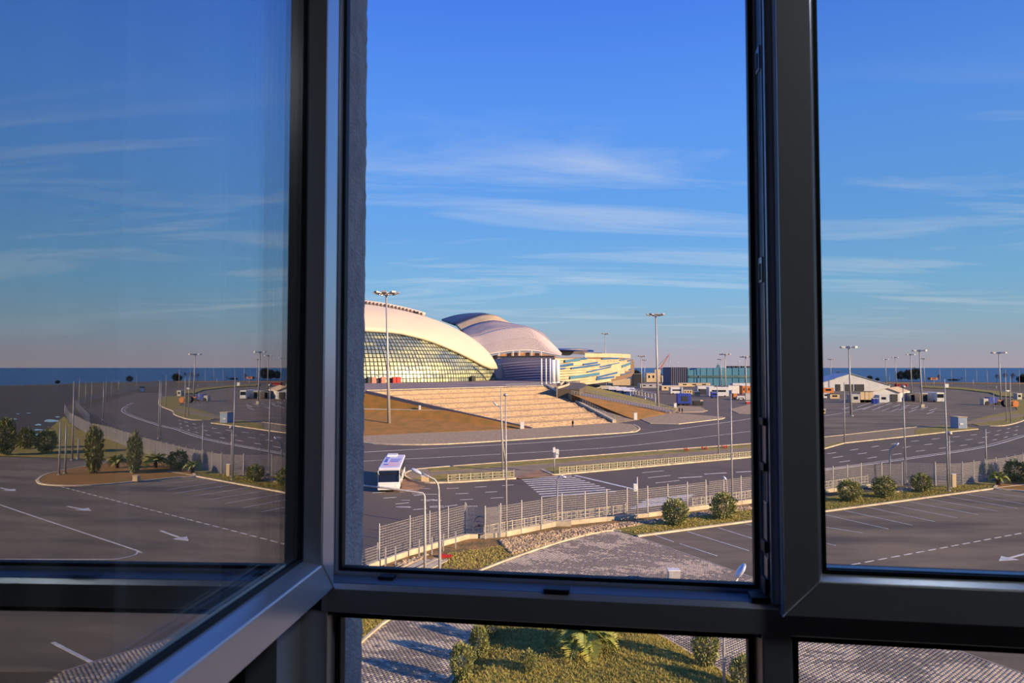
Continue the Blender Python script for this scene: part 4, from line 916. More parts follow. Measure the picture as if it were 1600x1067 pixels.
mast(1007.5, 603, 562, 'floodlight mast over the truss canopies, fainter right one of a close pair', .3, 2.0)
mast(1045, 590, 564, 'small distant mast beside the crane jib', .35, 2.0, heads=6)
mast(1058.5, 588, 566, 'small distant mast left of the teal building top', .3, 1.8, heads=6)
mast(909, 602, 562, 'thin lamp mast before the cream stripes, left of the taller mast', .2, 1.4)
mast(1128, 603, 561, 'floodlight mast before the teal building, left one of the pair', .4, 2.2, tx=1126)
mast(1134, 616, 553, 'floodlight mast before the teal building, taller right one of the pair', .4, 2.5, tx=1133)
mast(1166, 618, 557, 'floodlight mast beside the dark mullion edge', .4, 2.4, tx=1165)
mast(1153.5, 596, 564, 'faint distant mast above the teal roof', .3, 1.8, heads=6)
mast(1330, 650, 541.5, 'large floodlight mast in the car park before the white tents', .36, 2.0, tx=1326, heads=6)
mast(1298.5, 601, 561, 'distant floodlight mast at the left edge of the right pane', .3, 2.0)
mast(1385, 602, 561, 'floodlight mast behind the big tent roof', .35, 2.0, tx=1383.6, heads=6)
mast(1401, 603, 558, 'floodlight mast beside the red bus', .35, 2.0, tx=1398.5, heads=6)
mast(1424.5, 613, 553.5, 'floodlight mast with lit heads in front of the dark trees', .35, 2.1, tx=1422.5, heads=6)
mast(1441, 637, 547, 'floodlight mast on a concrete box beside the containers', .36, 2.0, base=True, tx=1436.5, heads=6)
mast(1445.5, 606, 560, 'floodlight mast just right of the mast on the box', .3, 2.0, tx=1443)
mast(1564, 631, 550.5, 'floodlight mast by the parked machinery at the far right', .34, 2.2, tx=1560.5, heads=6)
for i, (x, y0, y1, nm) in enumerate(((1487, 578, 600, 'behind the white bus'), (1509, 576, 602, 'in the far field, beside the dark bush'), (1526.5, 575, 603, 'at the far road bend'), (1543, 577, 607.5, 'left of the far mast by the machinery'), (1459.5, 592, 607, 'short, right of the mast on the box'), (1521, 592, 606.5, 'short, before the far road'), (1572, 578, 614, 'in front of the bare trees'), (1593.5, 577, 616, 'at the right picture edge'),
                                     (1469, 574, 604, 'behind the bare bush'), (1390, 585, 601, 'slim, between two masts behind the tent'))):
    mast(x, y1, y0, 'thin grey lamp pole ' + nm, .16, 0, group='thin far lamp poles')
# slender road-side poles
slim = [(791.5, 836, 617, 790, 'tall slim pole standing in the mesh fence left of the zebra crossing', .1, .2), (785.5, 737, 607, 782.4, 'tall slim pole at the median nose beside the short railing', .13, 0), (1123, 711, 601, 1120.5, 'tall slim pole on the median, left of a matching one', .13, 0),
        (1144, 788, 615, 1142, 'tall slim pole at the fence, right of a matching one', .11, 0), (1319.5, 693, 597, 1319, 'tall slim pole on the median by the right mullion', .14, 0), (1415.5, 753, 604, 1411, 'tall slim pole rising from the fence corner', .12, .3),
        (1482, 769, 592, 1475.5, 'tallest slim pole, beside the white cabinet at the verge', .12, 0), (1484.5, 764, 677, 1483, 'short lamp pole with a ball head beside the tallest slim pole', .1, .35), (1541, 734, 670, 1540, 'slim pole behind the curving fence', .13, 0), (1553, 639, 615, 1552.5, 'short pole beside the parked machinery', .15, 0), (1579.5, 661, 588, 1578, 'slim pole on the corner island right of the kiosk', .15, 0), (1512, 747, 740, 1512, 'short stub post among the fence posts', .1, 0)]
for bx, by, ty, tx, lb, r_, hd in slim[:-1]:
    root = mast(bx, by, ty, lb, r_, 0, 0, tx, group='slim road-side poles')
    if hd:
        p = dep(tx, ty, at(bx, by).y) - root.location; B().ell(p, (hd, hd, hd * .7)).build('lamp_globe', METAL, root, True)
# poles seen only in the mirrored pane (they stand to the right of the frame)
for (x, y0, y1, lb) in ((92.5, 663, 748, 'on the tip of the palm island, leftmost in the mirroring pane'), (102, 668, 746, 'thin, on the palm island beside a thicker one'), (113, 600, 724, 'tall, beyond the palm island in the mirroring pane'), (122, 690, 722, 'short, beyond the palm island'), (123.5, 595, 646, 'at the outer road bend, leftmost of a row'), (133.5, 600, 641, 'at the outer road bend, second of a row'), (143, 601, 640, 'at the outer road bend, third of a row'),
                        (161, 600, 661, 'inside the road bend near the puddles'), (165.5, 596, 632, 'inside the road bend, thinner'), (174, 600, 628, 'inside the road bend, fainter'), (185, 597, 624, 'further along the road bend'), (213, 590, 617, 'far along the road bend'), (248, 598, 690, 'on the road edge, tallest of a pair'), (250.5, 600, 688, 'on the road edge, shorter of a pair'), (259, 590, 640, 'behind the tall pair'), (294.5, 592, 655, 'on the corner island in the mirroring pane')):
    P = R(x, y1); V0 = at(x, y1 - 4.5); h_ = ztop(V0, y0 - 4.5)
    mast(0, 0, 0, 'mirrored road pole ' + lb, .13, 0, group='poles seen in the mirroring pane', place=Vector((P.x, P.y, 0)), hh=h_)
def street_lamp(name, label, path, head, r=.09, hl=.9, rz=0.0, hw=.3):
    o = path[0]; root = E('street_lamp', o, label, 'street lamp', 'street lamps'); b = B(); b.tube([p - o for p in path], [r * 1.2] * 2 + [r * .8] * (len(path) - 2), 8); b.build('pole', METAL, root, True)
    if head is not None:
        h = B(); h.ell((0, 0, 0), (hl / 2, hw / 2, .13), 12, 8); ob = h.build('lamp_head', mat('lamp_shell', (206, 210, 220), (190, 194, 204), 4, .35, .3), root, True); ob.location = head - o; d = (path[-1] - path[-2]); ob.rotation_euler = (0, -math.atan2(d.z, d.xy.length), math.atan2(d.y, d.x))
    return root
g = at(664, 910); Y = g.y
street_lamp('a', 'grey street lamp with long arm reaching left over the white vehicle', [g, dep(664, 850, Y), dep(663.5, 775, Y), dep(661, 770.5, Y), dep(640, 767.5, Y), dep(600, 762, Y), dep(556, 757, Y)], dep(548, 756, Y), .085)
g = at(687, 925); Y = g.y
street_lamp('b', 'street lamp with bluish head tilted over the median nose', [g, dep(687, 850, Y), dep(685.5, 765, Y), dep(684, 756, Y), dep(679, 749, Y), dep(668, 744, Y), dep(658, 738.5, Y)], dep(651, 736.5, Y), .085, .85)
g = at(1131.5, 1085); Y = g.y
street_lamp('c', 'near lamp with round glowing-white head above the transom', [g, dep(1131, 1040, Y), dep(1131, 985, Y), dep(1132, 940, Y), dep(1138, 922, Y), dep(1147, 912, Y), dep(1153, 903, Y)], dep(1157, 892, Y), .06, .8, hw=.5)
g = at(870, 822); Y = g.y
r_ = street_lamp('d', 'short swan-neck lamp behind the concrete base at the zebra crossing', [g, dep(870.5, 790, Y), dep(870.5, 752, Y), dep(872, 746, Y), dep(876, 742.5, Y), dep(880, 743, Y)], dep(881, 745, Y), .07, .5)
B().box((0, 0, .25), (2.6, .6, .5)).build('base_block', CONC, r_)
g = at(1390.5, 757); Y = g.y
street_lamp('e', 'short street lamp with angled arm beside the fence corner', [g, dep(1390.5, 720, Y), dep(1390.5, 704, Y), dep(1391.5, 701.5, Y), dep(1399, 695.5, Y)], dep(1401, 694.5, Y), .09, .7)
g = at(782.5, 640, 3); g = at(785, 737); Y = g.y
street_lamp('f', 'lamp with side arm and dark head in front of the stone stairs', [g + Vector((.6, .6, 0)), dep(785, 690, Y), dep(783.5, 640, Y), dep(782, 637, Y), dep(778, 633.5, Y)], dep(774, 631, Y), .1, 1.0)
g = at(1136, 796); Y = g.y
street_lamp('g', 'low lamp with flat head left of the slim pole at the fence', [g, dep(1136, 780, Y), dep(1135.5, 752, Y), dep(1133, 748.5, Y)], dep(1132.5, 747.5, Y), .05, .6)
# traffic signals
def signal(bx, by, ty, heads, label):
    p = at(bx, by); root = E('traffic_light', p, label, 'traffic light'); h = ztop(p, ty); B().tube([(0, 0, 0), (0, 0, h)], .09, 8).build('pole', METAL, root, True)
    for (x, y, w, hh) in heads:
        q = dep(x, y, p.y) - p; hb = B().box(q, (w, .35, hh)).build('signal_head', WHITE, root); bevel(hb, .04)
    
signal(866, 740, 698, [(870.5, 706, .45, .75), (870, 712, .4, .6), (865.5, 703, .35, .7)], 'traffic light with clustered heads on the median before the zebra crossing')
signal(995.7, 806, 745, [(992, 761.5, .34, .75)], 'traffic light seen from behind, left of the bushes')
# ================================================================== VEHICLES AND YARD
def wheel_mesh(r=.5, w=.3): b = B(); b.tube([(0, -w / 2, 0), (0, w / 2, 0)], r, 14); return b.mesh('wheel')
WH = wheel_mesh(); WH.materials.append(BLACK)
# the white coach on the road
p = at(607, 769.5); hd = math.radians(96)
bus = E('coach', (p.x, p.y, .03), 'white low coach with blue lettering marks on its roof, driving towards the window', 'bus', rz=0.0)
fx = Vector((math.cos(hd), math.sin(hd), 0)); Lb_, Wb_, Hb_ = 13.0, 2.55, 2.75
bus.rotation_euler = (0, 0, hd)      # local +x points to the rear
def bb_(name, x0, x1, y0, y1, z0, z1, m, bv=.0, parent=bus, taper=0.0):
    o = B().hexa([(x0, y0, z0), (x1, y0, z0), (x1, y1, z0), (x0, y1, z0), (x0 + taper, y0, z1), (x1, y0, z1), (x1, y1, z1), (x0 + taper, y1, z1)]).build(name, m, parent)
    if bv: bevel(o, bv, 3)
    return o
hw_ = Wb_ / 2
bb_('body', 0, Lb_, -hw_, hw_, .28, 1.15, WHITE, .12); bb_('window_band', .35, Lb_ - .1, -hw_ + .03, hw_ - .03, 1.15, Hb_ - .35, WINDK, .05, taper=.5)
bb_('windscreen', .12, .5, -hw_ + .15, hw_ - .15, 1.05, 2.1, WINDK, .05, taper=.45)
rf = bb_('roof', .75, Lb_, -hw_, hw_, Hb_ - .38, Hb_, mat('coach_roof', (222, 216, 224), (206, 200, 212), 1, .5), .12)
for s_ in (-1, 1): bb_('corner_pillar', .3, .62, s_ * hw_ - .08 * (s_ > 0), s_ * hw_ + .08 * (s_ < 0), 1.1, Hb_ - .3, WHITE, .02, taper=.4)
bb_('roof_unit', Lb_ - 2.2, Lb_ - .2, -.3, hw_ - .25, Hb_, Hb_ + .22, WHITE, .05); bb_('bumper', -.08, .2, -hw_, hw_, .25, .75, WHITE, .08)
bb_('dash_panel', .05, .3, -hw_ + .2, .1, .98, 1.14, WHITE, .02)
for s_ in (-1, 1):
    for x in (2.6, 9.6): inst(WH, 'wheel', bus, (x, s_ * (hw_ - .12), .47))
    bb_('headlamp', -.1, .02, s_ * .95 - .16, s_ * .95 + .16, .62, .8, mat('lamp_glass', (236, 236, 226), None, rough=.2), .02)
    b = B(); b.tube([(.3, s_ * hw_, 2.1), (-.15, s_ * (hw_ + .25), 1.95), (-.15, s_ * (hw_ + .25), 1.6)], .05, 6); b.build('mirror', BLACK, bus)
PB, PR = mat('blue_print', (70, 96, 190), None), mat('red_print', (214, 120, 120), None)
zt = Hb_ + .012
for (x0, x1, y0, y1, m_) in ((9.2, 10.2, .55, 1.0, PB), (3.2, 3.9, .3, .85, PB), (5.6, 8.6, .62, .98, PB), (8.2, 8.6, -1.0, .3, PB), (7.2, 7.55, -.9, .3, PB), (6.3, 6.6, -.8, .35, PB), (5.2, 5.4, -.9, .5, PR), (3.6, 3.8, -.95, .2, PR), (2.4, 2.6, -.9, .7, PR), (5.9, 6.1, -.7, .2, PB)):
    B().box(((x0 + x1) / 2, (y0 + y1) / 2, zt), (x1 - x0, y1 - y0, .02)).build('roof_lettering', m_, bus)
def place_box(x0, x1, yb, yt, depth, name, m, label, cat, group=None, roof=None, parts=None, z0=.045, yaw=None):
    a, c = at(x0, yb), at(x1, yb); w = c.x - a.x; h = ztop(a, yt); ctr = Vector(((a.x + c.x) / 2, a.y + depth / 2, z0)); root = E(name, ctr, label, cat, group, rz=yaw or 0); h = max(.6, h)
    o = B().box((0, 0, h / 2), (w, depth, h)).build('body', m, root); bevel(o, .05)
    if roof: B().box((0, 0, h + .08), (w + .25, depth + .25, .16)).build('roof', roof, root)
    return root, w, h, depth
def add_wheels(root, w, d, xs, r=.45):
    for x in xs:
        for y in (-d / 2 + .1, d / 2 - .1): o = inst(WH, 'wheel', root, (x, y, r)); o.scale = (r / .5, 1, r / .5)
# blue truck
t, w, h, d = place_box(1059, 1080, 634, 618, 2.6, 'blue_truck', BLUE, 'bright blue box truck parked behind the grass hill ramp', 'truck'); t.children[0].location.z = .75
B().box((.1, -d / 2 - .03, h * .55 + .5), (w * .5, .08, h * .5)).build('open_hatch', DARKM, t); B().box((0, 0, .6), (w * .95, d * .8, .35)).build('chassis', DARKM, t); add_wheels(t, w, d, (-w * .3, w * .05, w * .32), .5)
t, w, h, d = place_box(1084, 1099, 633.5, 627, 2.2, 'flatbed_truck', DARKM, 'small cream and dark flatbed beside the blue truck', 'truck'); B().box((w * .33, 0, h * .8), (w * .3, d * .9, h * .9)).build('cab', CREAM, t); add_wheels(t, w, d, (-w * .3, w * .3), .42)
# trucks, trailers, containers in the centre yard: (x0,x1,ybase,ytop,depth,name,material,label)
yard = [(1090, 1116, 611, 603, 7, 'storage_tent', TENT, 'pale grey storage tent in the yard behind the lone mast'), (1048, 1067, 616, 606, 5, 'grey_trailer', TENT, 'long grey trailer left of the cream cabin'), (1068, 1082, 616, 609.5, 4.6, 'cream_cabin', CREAM, 'cream site cabin behind the blue truck'), (1085, 1094, 619, 612, 3, 'site_hut', CREAM, 'small cream hut between the yard poles'),
        (1094, 1108, 616, 608, 4, 'dark_container', DARKM, 'dark container in the yard'), (1108, 1139, 620, 606, 5, 'event_trailer', TENT, 'white and grey event trailer behind the slim pole'), (1112, 1122, 622, 613, 2.4, 'blue_van', BLUE, 'dark blue van in front of the event trailer'), (1122, 1128, 618, 611, 3, 'yellow_cabin', CREAM, 'pale yellow cabin beside the blue van'), (1138, 1160, 615, 602.5, 5, 'white_marquee', WHITE, 'bright white marquee beside the mullion edge'),
        (1160, 1173, 616, 603, 5, 'orange_hut', ORANGE, 'orange fronted hut partly behind the mullion'), (1152, 1164, 625.5, 620, 2, 'white_van', WHITE, 'white van parked before the marquee'), (1146, 1152, 624, 615, 2, 'tan_crate', ORANGE, 'tan crate stack left of the white van'), (1165, 1180, 625, 615, 3, 'grey_container', METAL, 'grey container at the mullion edge'), (1166, 1172, 631, 627.5, 1, 'orange_barrier', RED, 'small orange barrier on the kerb by the mullion'),
        (1010, 1032, 597, 583, 8, 'cream_block', CREAM, 'cream harbour block below the crane jib'), (1034.5, 1046, 597, 587, 6, 'blue_grey_shed', TENT, 'pale shed right of the crane'), (1000, 1034, 606, 600, 10, 'grey_shed', METAL, 'grey low shed behind the truss canopies'), (1034, 1062, 610, 603, 8, 'flat_shed', CREAM, 'cream flat shed left of the teal building foot'), (990, 1004, 603, 584, 8, 'dark_gantry', DARKM, 'dark stair tower right of the striped arena'), (950, 985, 602, 592, 6, 'mesh_screen', CREAM, 'pale fence screen below the striped arena'),
        (1060, 1110, 604, 598.5, 6, 'long_shed', CREAM, 'long cream shed along the foot of the teal building'), (1145, 1175, 604, 599, 6, 'low_tent', TENT, 'low grey tent before the right end of the teal building')]
for i, (x0, x1, yb, yt, d, nm, m, lb) in enumerate(yard):
    r_, w, h, d = place_box(x0, x1, yb, yt, d, nm, m, lb, nm.split('_')[-1], None, roof=WHITE if i % 2 else METAL, z0=.03)
    if 'van' in nm or 'trailer' in nm: B().box((0, -d / 2 - .03, h * .65), (w * .7, .06, h * .22)).build('side_window', WINDK, r_); add_wheels(r_, w, d, (-w * .3, w * .3), .4); r_.children[0].location.z = .35
    elif 'shed' in nm or 'block' in nm or 'cabin' in nm or 'hut' in nm:
        for q in (-.3, 0, .3): B().box((w * q, -d / 2 - .03, h * .6), (w * .12, .08, h * .3)).build('window', WINDK, r_)
# teal building
r_, w, h, d = place_box(1075, 1215, 602.5, 575, 30, 'teal_building', TEAL, 'long teal glazed hall with dark rooftop units', 'building', z0=0)
B().box((0, -15.3, h * .52), (w * .98, .6, h * .12)).build('window_strip', mat('strip_glazing', (96, 120, 118), (70, 92, 96), .2, .4), r_)
for k in range(15): B().box((-w / 2 + w * k / 14, -15.15, h / 2), (.25, .3, h)).build('facade_joint', mat('teal_joint', (60, 122, 146), None), r_)
for q in (.02, .07, .12, .18, .24, .3): B().box((w * q, 0, h + .9), (w * .035, 4, 1.6)).build('rooftop_unit', DARKM, r_)
r2, w, h, d = place_box(1047, 1074.5, 602.5, 573.8, 26, 'grey_hall', mat('grey_cladding', (104, 104, 122), (84, 86, 102), .1, .6), 'grey clad hall adjoining the teal building on its left', 'building', z0=0)
for k in range(9): B().box((-w / 2 + w * (k + .5) / 9, -13.15, h / 2), (.3, .3, h)).build('facade_joint', DARKM, r2)
# truss canopies
for k in range(7):
    x = 912 + k * 12; yb = 611 + k * 1.6; p = at(x, yb); r_ = E('canopy_frame', p, ('first', 'second', 'third', 'fourth', 'fifth', 'sixth', 'seventh', 'eighth', 'ninth')[k] + ' white truss canopy from the left in the row behind the grass hill', 'canopy', 'white truss canopies')
    h = 3.0; b = B(); b.hexa([(-3.2, -2, h), (3.2, -2, h), (3.2, 6, h + 1.4), (-3.2, 6, h + 1.4), (-3.2, -2, h + .2), (3.2, -2, h + .2), (3.2, 6, h + 1.6), (-3.2, 6, h + 1.6)]); b.build('canopy_roof', WHITE, r_)
    for sx in (-3, 3):
        for sy in (-1.8, 5.5): B().box((sx, sy, h / 2), (.3, .3, h)).build('post', DARKM, r_)
    B().box((0, 5, h * .5), (6, .3, h * .8)).build('back_panel', BLUED, r_)
a, c = at(985, 622), at(1024, 629); gan = E('footbridge', a, 'white truss footbridge ending beside the tall mast', 'footbridge')
L_ = (c - a).length; dr = (c - a).normalized()
for z in (2.2, 4.4): B().tube([Vector((0, 0, z)), (c - a) + Vector((0, 0, z - .8))], .22, 6).build('chord', WHITE, gan)
for k in range(9):
    q = (c - a) * (k / 8); B().tube([q + Vector((0, 0, 2.2 - .1 * k)), q + Vector((0, 0, 4.4 - .1 * k))], .14, 5).build('upright', WHITE, gan)
    if k < 8: q2 = (c - a) * ((k + 1) / 8); B().tube([q + Vector((0, 0, 2.2 - .1 * k)), q2 + Vector((0, 0, 4.3 - .1 * k))], .1, 5).build('diagonal', WHITE, gan)
for k in (0, 5, 8): q = (c - a) * (k / 8); B().tube([q, q + Vector((0, 0, 2.3))], .2, 6).build('leg', WHITE, gan)
# crane
p = at(1030, 592); cr_ = E('harbour_crane', p, 'mobile crane with tan lattice jib raised to the right over the sea', 'crane'); Y = p.y
t0_, t1_ = dep(1030, 579, Y) - p, dep(1045.5, 554, Y) - p
b = B()
for dz in (-.7, .7): b.tube([t0_ + Vector((0, 0, dz)), t1_ + Vector((0, 0, dz * .4))], .35, 5)
b.build('jib', ORANGE, cr_); lb = B()
for k in range(12): a_, c_ = k / 12, (k + 1) / 12; lb.tube([t0_.lerp(t1_, a_) + Vector((0, 0, -.6 + .3 * a_)), t0_.lerp(t1_, c_) + Vector((0, 0, .6 - .3 * c_))], .2, 4)
lb.build('lattice', ORANGE, cr_, kind='stuff'); B().tube([dep(1024, 576, Y) - p, t1_], .16, 4).build('guy_cable', DARKM, cr_); B().tube([t1_, dep(1045.2, 566, Y) - p], .12, 4).build('hoist_rope', DARKM, cr_)
B().box((dep(1027, 580, Y) - p), (8, 5, 5)).build('cab', CREAM, cr_); B().box((0, 0, 3), (9, 6, 6)).build('carrier', DARKM, cr_)
# sea mark / ship
p = at(1121, 578.4, -.9); sh = E('service_ship', p, 'small vessel with dark superstructure on the horizon above the teal hall', 'ship')
B().hexa([(-32, -6, 0), (32, -6, 0), (30, 6, 0), (-30, 6, 0), (-36, -7, 11), (38, -7, 13), (36, 7, 13), (-34, 7, 11)]).build('hull', DARKM, sh); B().hexa([(-8, -5, 11), (16, -5, 12), (16, 5, 12), (-8, 5, 11), (0, -4, 34), (10, -4, 34), (10, 4, 34), (0, 4, 34)]).build('superstructure', mat('ship_grey', (70, 110, 130), None), sh); B().tube([(4, 0, 30), (4, 0, 46)], 1.2, 6).build('mast', DARKM, sh)
# big tents on the right
def gable_tent(x0, xp, x1, yb, ye, yp, depth, name, label, m=TENT, skew=0.0, roofm=None, z0=.045):
    a, c = at(x0, yb), at(x1, yb); Yd = at(xp, yb).y; base_ = Vector((dep(xp, yb, Yd).x, Yd, z0)); he, hp = ztop((0, Yd), ye), ztop((0, Yd), yp); xl = dep(x0, yb, Yd).x - base_.x; xr = dep(x1, yb, Yd).x - base_.x; root = E(name, base_, label, 'tent')
    D = Vector((skew, depth, 0)); F0 = [Vector((xl, 0, 0)), Vector((xr, 0, 0)), Vector((xr, 0, he)), Vector((0, 0, hp)), Vector((xl, 0, he))]
    B().add(F0 + [p + D for p in F0], [(0, 1, 2, 3, 4), (9, 8, 7, 6, 5), (0, 4, 9, 5), (1, 6, 7, 2)]).build('tent_wall', m, root)
    q = Vector((0, 0, .15)); b = B(); rm = roofm or m
    for P in ((F0[4], F0[3]), (F0[3], F0[2])):
        s0, s1_ = P; b = B(); f = Vector((0, -.6, 0)); b.hexa([s0 + f, s1_ + f, s1_ + D, s0 + D, s0 + f + q, s1_ + f + q, s1_ + D + q, s0 + D + q]); b.build('roof_slope', rm, root)
    return root, xl, xr, he, hp
t, xl, xr, he, hp = gable_tent(1270, 1330, 1391, 611, 602, 584, 46, 'event_tent', 'largest white gabled event tent by the sea, left in the right pane', skew=12)
for x0, x1, y0, y1 in ((1306, 1313, 611, 604), (1320, 1333, 611, 601), (1336, 1350, 611, 601)):
    a_, c_ = (x0 - 1330) / (1391 - 1330) * xr, (x1 - 1330) / (1391 - 1330) * xr; B().box(((a_ + c_) / 2, -.2, 2.2), (c_ - a_, .3, 4.0)).build('tent_opening', DARKM, t)
t, xl, xr, he, hp = gable_tent(1357, 1386, 1406, 628, 614, 606.5, 20, 'smaller_tent', 'smaller white tent with sunlight painted cream on its roof, beside the containers', skew=16, roofm=CREAM)  # cream roof puts the sunlight on the right slope into the colour
B().box((xr * .55, -.2, he * .45), (xr * .5, .3, he * .8)).build('tent_opening', DARKM, t)
row = [(1286, 1303, 614, 606, 5, 'cream_hut', ORANGE, 'tan and cream hut left of the big tent opening'), (1286, 1296, 622, 614.5, 4, 'white_kiosk', WHITE, 'white kiosk with dark window at the mullion edge'), (1297, 1312, 623, 616, 3, 'dark_roof_stall', CREAM, 'low stall with dark roof beside the white kiosk'), (1331, 1344, 629.5, 617, 4, 'grey_cabin', METAL, 'grey site cabin at the foot of the large mast'), (1374, 1388, 629, 618, 4, 'pale_cabin', TENT, 'pale cabin with cream corner behind the blue toilets'),
       (1404, 1411, 626.5, 614.5, 4, 'tentside_container', DARKM, 'shaded container at the tent side'), (1423, 1433, 627, 615, 4, 'dark_container', METAL, 'container with dark open end, left of the pair'), (1438, 1450, 628, 615, 4, 'cream_container', CREAM, 'container with sunlit cream side, right of the pair'), (1285.5, 1290, 646.5, 640, 1.2, 'cream_cabinet', CREAM, 'small cream cabinet at the right mullion edge'), (1477, 1482.5, 606.5, 600, 2, 'white_sign', WHITE, 'white square sign board at the far side of the car park'),
       (1454, 1465, 593.5, 590, 6, 'beach_hut', ORANGE, 'tan beach hut with sloping roof on the shore'), (1589.5, 1597, 624.5, 615, 2.5, 'grey_kiosk', METAL, 'small grey kiosk at the right picture edge')]
for i, (x0, x1, yb, yt, d, nm, m, lb) in enumerate(row):
    r_, w, h, d = place_box(x0, x1, yb, yt, d, nm, m, lb, nm.split('_')[-1], None, roof=DARKM if 'dark' in nm or 'beach' in nm else WHITE)
    if 'container' in nm: B().box((0, -d / 2 - .03, h * .5), (w * .8, .08, h * .85)).build('door', DARKM, r_)
    elif 'sign' not in nm: B().box((0, -d / 2 - .03, h * .6), (w * .5, .08, h * .35)).build('window', WINDK, r_)
for i, x in enumerate((1347.5, 1354.5, 1361)):
    p = at(x, 629); r_ = E('flag_panel', p, ('left', 'middle', 'right')[i] + ' cream upright panel before the smaller tent', 'panel', 'cream upright panels'); B().box((0, 0, 2.2), (1.6, .4, 4.4)).build('panel', CREAM, r_); B().box((0, .6, .6), (1.8, 1.6, 1.2)).build('foot', DARKM, r_)
for i, x in enumerate((1366, 1370.5)):
    r_, w, h, d = place_box(x - 2.1, x + 2.1, 631, 623, 1.2, 'portable_toilet', BLUE, ('left', 'right')[i] + ' blue portable toilet of the pair before the pale cabin', 'toilet', 'blue portable toilets', roof=WHITE); B().box((0, -d / 2 - .03, h * .48), (w * .7, .06, h * .8)).build('door', mat('toilet_door', (26, 50, 150), None), r_)
# buses
def small_bus(x0, x1, yb, yt, name, label, m, d=10):
    r_, w, h, d = place_box(x0, x1, yb, yt, d, name, m, label, 'bus'); r_.children[0].location.z = .3; h2 = h
    B().box((0, -d / 2 - .04, h * .7), (w * .86, .1, h * .42)).build('windscreen', WINDK, r_)
    for s_ in (-1, 1): B().box((s_ * w * .36, -d / 2 - .05, h * .3), (w * .18, .1, h * .12)).build('headlamp', WHITE, r_)
    for x in (-w / 2 + .15, w / 2 - .15):
        for y in (-d * .3, d * .3): o = inst(WH, 'wheel', r_, (x, y, .5), PI / 2)
small_bus(1464, 1475.5, 628.5, 614.5, 'parked_bus', 'white bus with black windscreen standing in the car park', WHITE)
r_, w, h, d = place_box(1401, 1419, 604, 600, 3, 'red_bus', RED, 'long red coach behind the tents', 'bus'); B().box((0, -d / 2 - .03, h * .65), (w * .9, .06, h * .3)).build('window_band', WINDK, r_); add_wheels(r_, w, d, (-w * .35, w * .35))
r_, w, h, d = place_box(1572, 1579, 613, 609.5, 2, 'white_car', WHITE, 'white car on the far road', 'car'); B().box((0, 0, h * 1.05), (w * .55, d * .8, h * .5)).build('cabin', WINDK, r_); add_wheels(r_, w, d, (-w * .3, w * .3), .33)
# mirrored truck on the bend
P = R(222, 617); r_ = E('dark_truck', (P.x, P.y, .04), 'dark truck driving round the far road bend, seen in the mirroring pane', 'truck', rz=.9); B().box((0, 0, 1.9), (9, 2.5, 2.6)).build('body', DARKM, r_); B().box((-5.4, 0, 1.4), (1.8, 2.4, 2.2)).build('cab', WHITE, r_); add_wheels(r_, 9, 2.5, (-5, -2.5, 3), .5)
# machinery at far right
p = at(1549, 633); r_ = E('blue_tractor', (p.x, p.y, .05), 'blue and yellow site tractor by the far right mast', 'tractor'); B().box((0, 0, 1.9), (3.4, 2.4, 2.2)).build('cab', BLUE, r_); B().box((2.2, -.2, 1.2), (2.0, 1.8, 1.5)).build('bonnet', ORANGE, r_); B().box((-2.6, 0, 1.4), (2.2, 2.2, 2.4)).build('box', METAL, r_); add_wheels(r_, 6, 2.4, (-2.3, 2.2), .8)
for x, lb, m, rr in ((1572.5, 'dark cable drum beside the far right mast', DARKM, 1.5), (1585, 'yellow hoop drum right of the dark one', ORANGE, 1.2)):
    p = at(x, 636); b = B(); b.tube([(0, -.7, rr), (0, .7, rr)], rr * .7, 18); o = b.build('cable_drum', m, None, label=lb, cat='drum'); o.location = (p.x, p.y, .05)
    for y in (-.75, .75): B().tube([(0, y - .06, rr), (0, y + .06, rr)], rr, 20).build('flange', m, o)
# kiosk; a cream panel paints the sunlight onto its right side
r_, w, h, d = place_box(1497.5, 1511, 670.5, 653, 3.0, 'guard_kiosk', mat('kiosk_grey', (150, 166, 190), (140, 156, 180), 1, .6), 'grey-blue guard kiosk with sunlight painted cream on its right side, at the median gap', 'kiosk', roof=CREAM, z0=.12)
B().box((w / 2 + .04, 0, h / 2), (.1, d * .96, h * .98)).build('painted_sun_side', CREAM, r_); B().box((w / 2 + .1, 0, h * .55), (.06, d * .5, h * .35)).build('side_window', ORANGE, r_); B().box((-w * .12, -d / 2 - .04, h * .42), (w * .4, .06, h * .16)).build('sign_plate', WHITE, r_)
# cabinets, bins
for x, y, w_, h_, m, lb, nm in ((1490, 763, .5, 1.6, CREAM, 'cream utility cabinet beside the tallest slim pole', 'utility_cabinet'), (664, 753.5, .9, .7, CREAM, 'small cream block on the median nose', 'concrete_block'), (1052.5, 913, .75, .9, METAL, 'grey litter bin at the plaza edge above the transom', 'litter_bin')):
    p = at(x, y); r_ = E(nm, (p.x, p.y, .1 if nm != 'litter_bin' else .06), lb, nm.split('_')[-1]); o = B().box((0, 0, h_ / 2), (w_, w_ * .7, h_)).build('body', m, r_); bevel(o, .03); B().box((0, 0, h_ + .03), (w_ * 1.1, w_ * .8, .06)).build('lid', WHITE, r_)
p = R(213, 758); r_ = E('concrete_block', (p.x, p.y, .14), 'pale concrete block on the kerb of the palm island, seen mirrored', 'block'); B().box((0, 0, .35), (.7, .5, .7)).build('body', CREAM, r_); B().box((0, 0, .72), (.8, .6, .06)).build('cap', CREAM, r_)
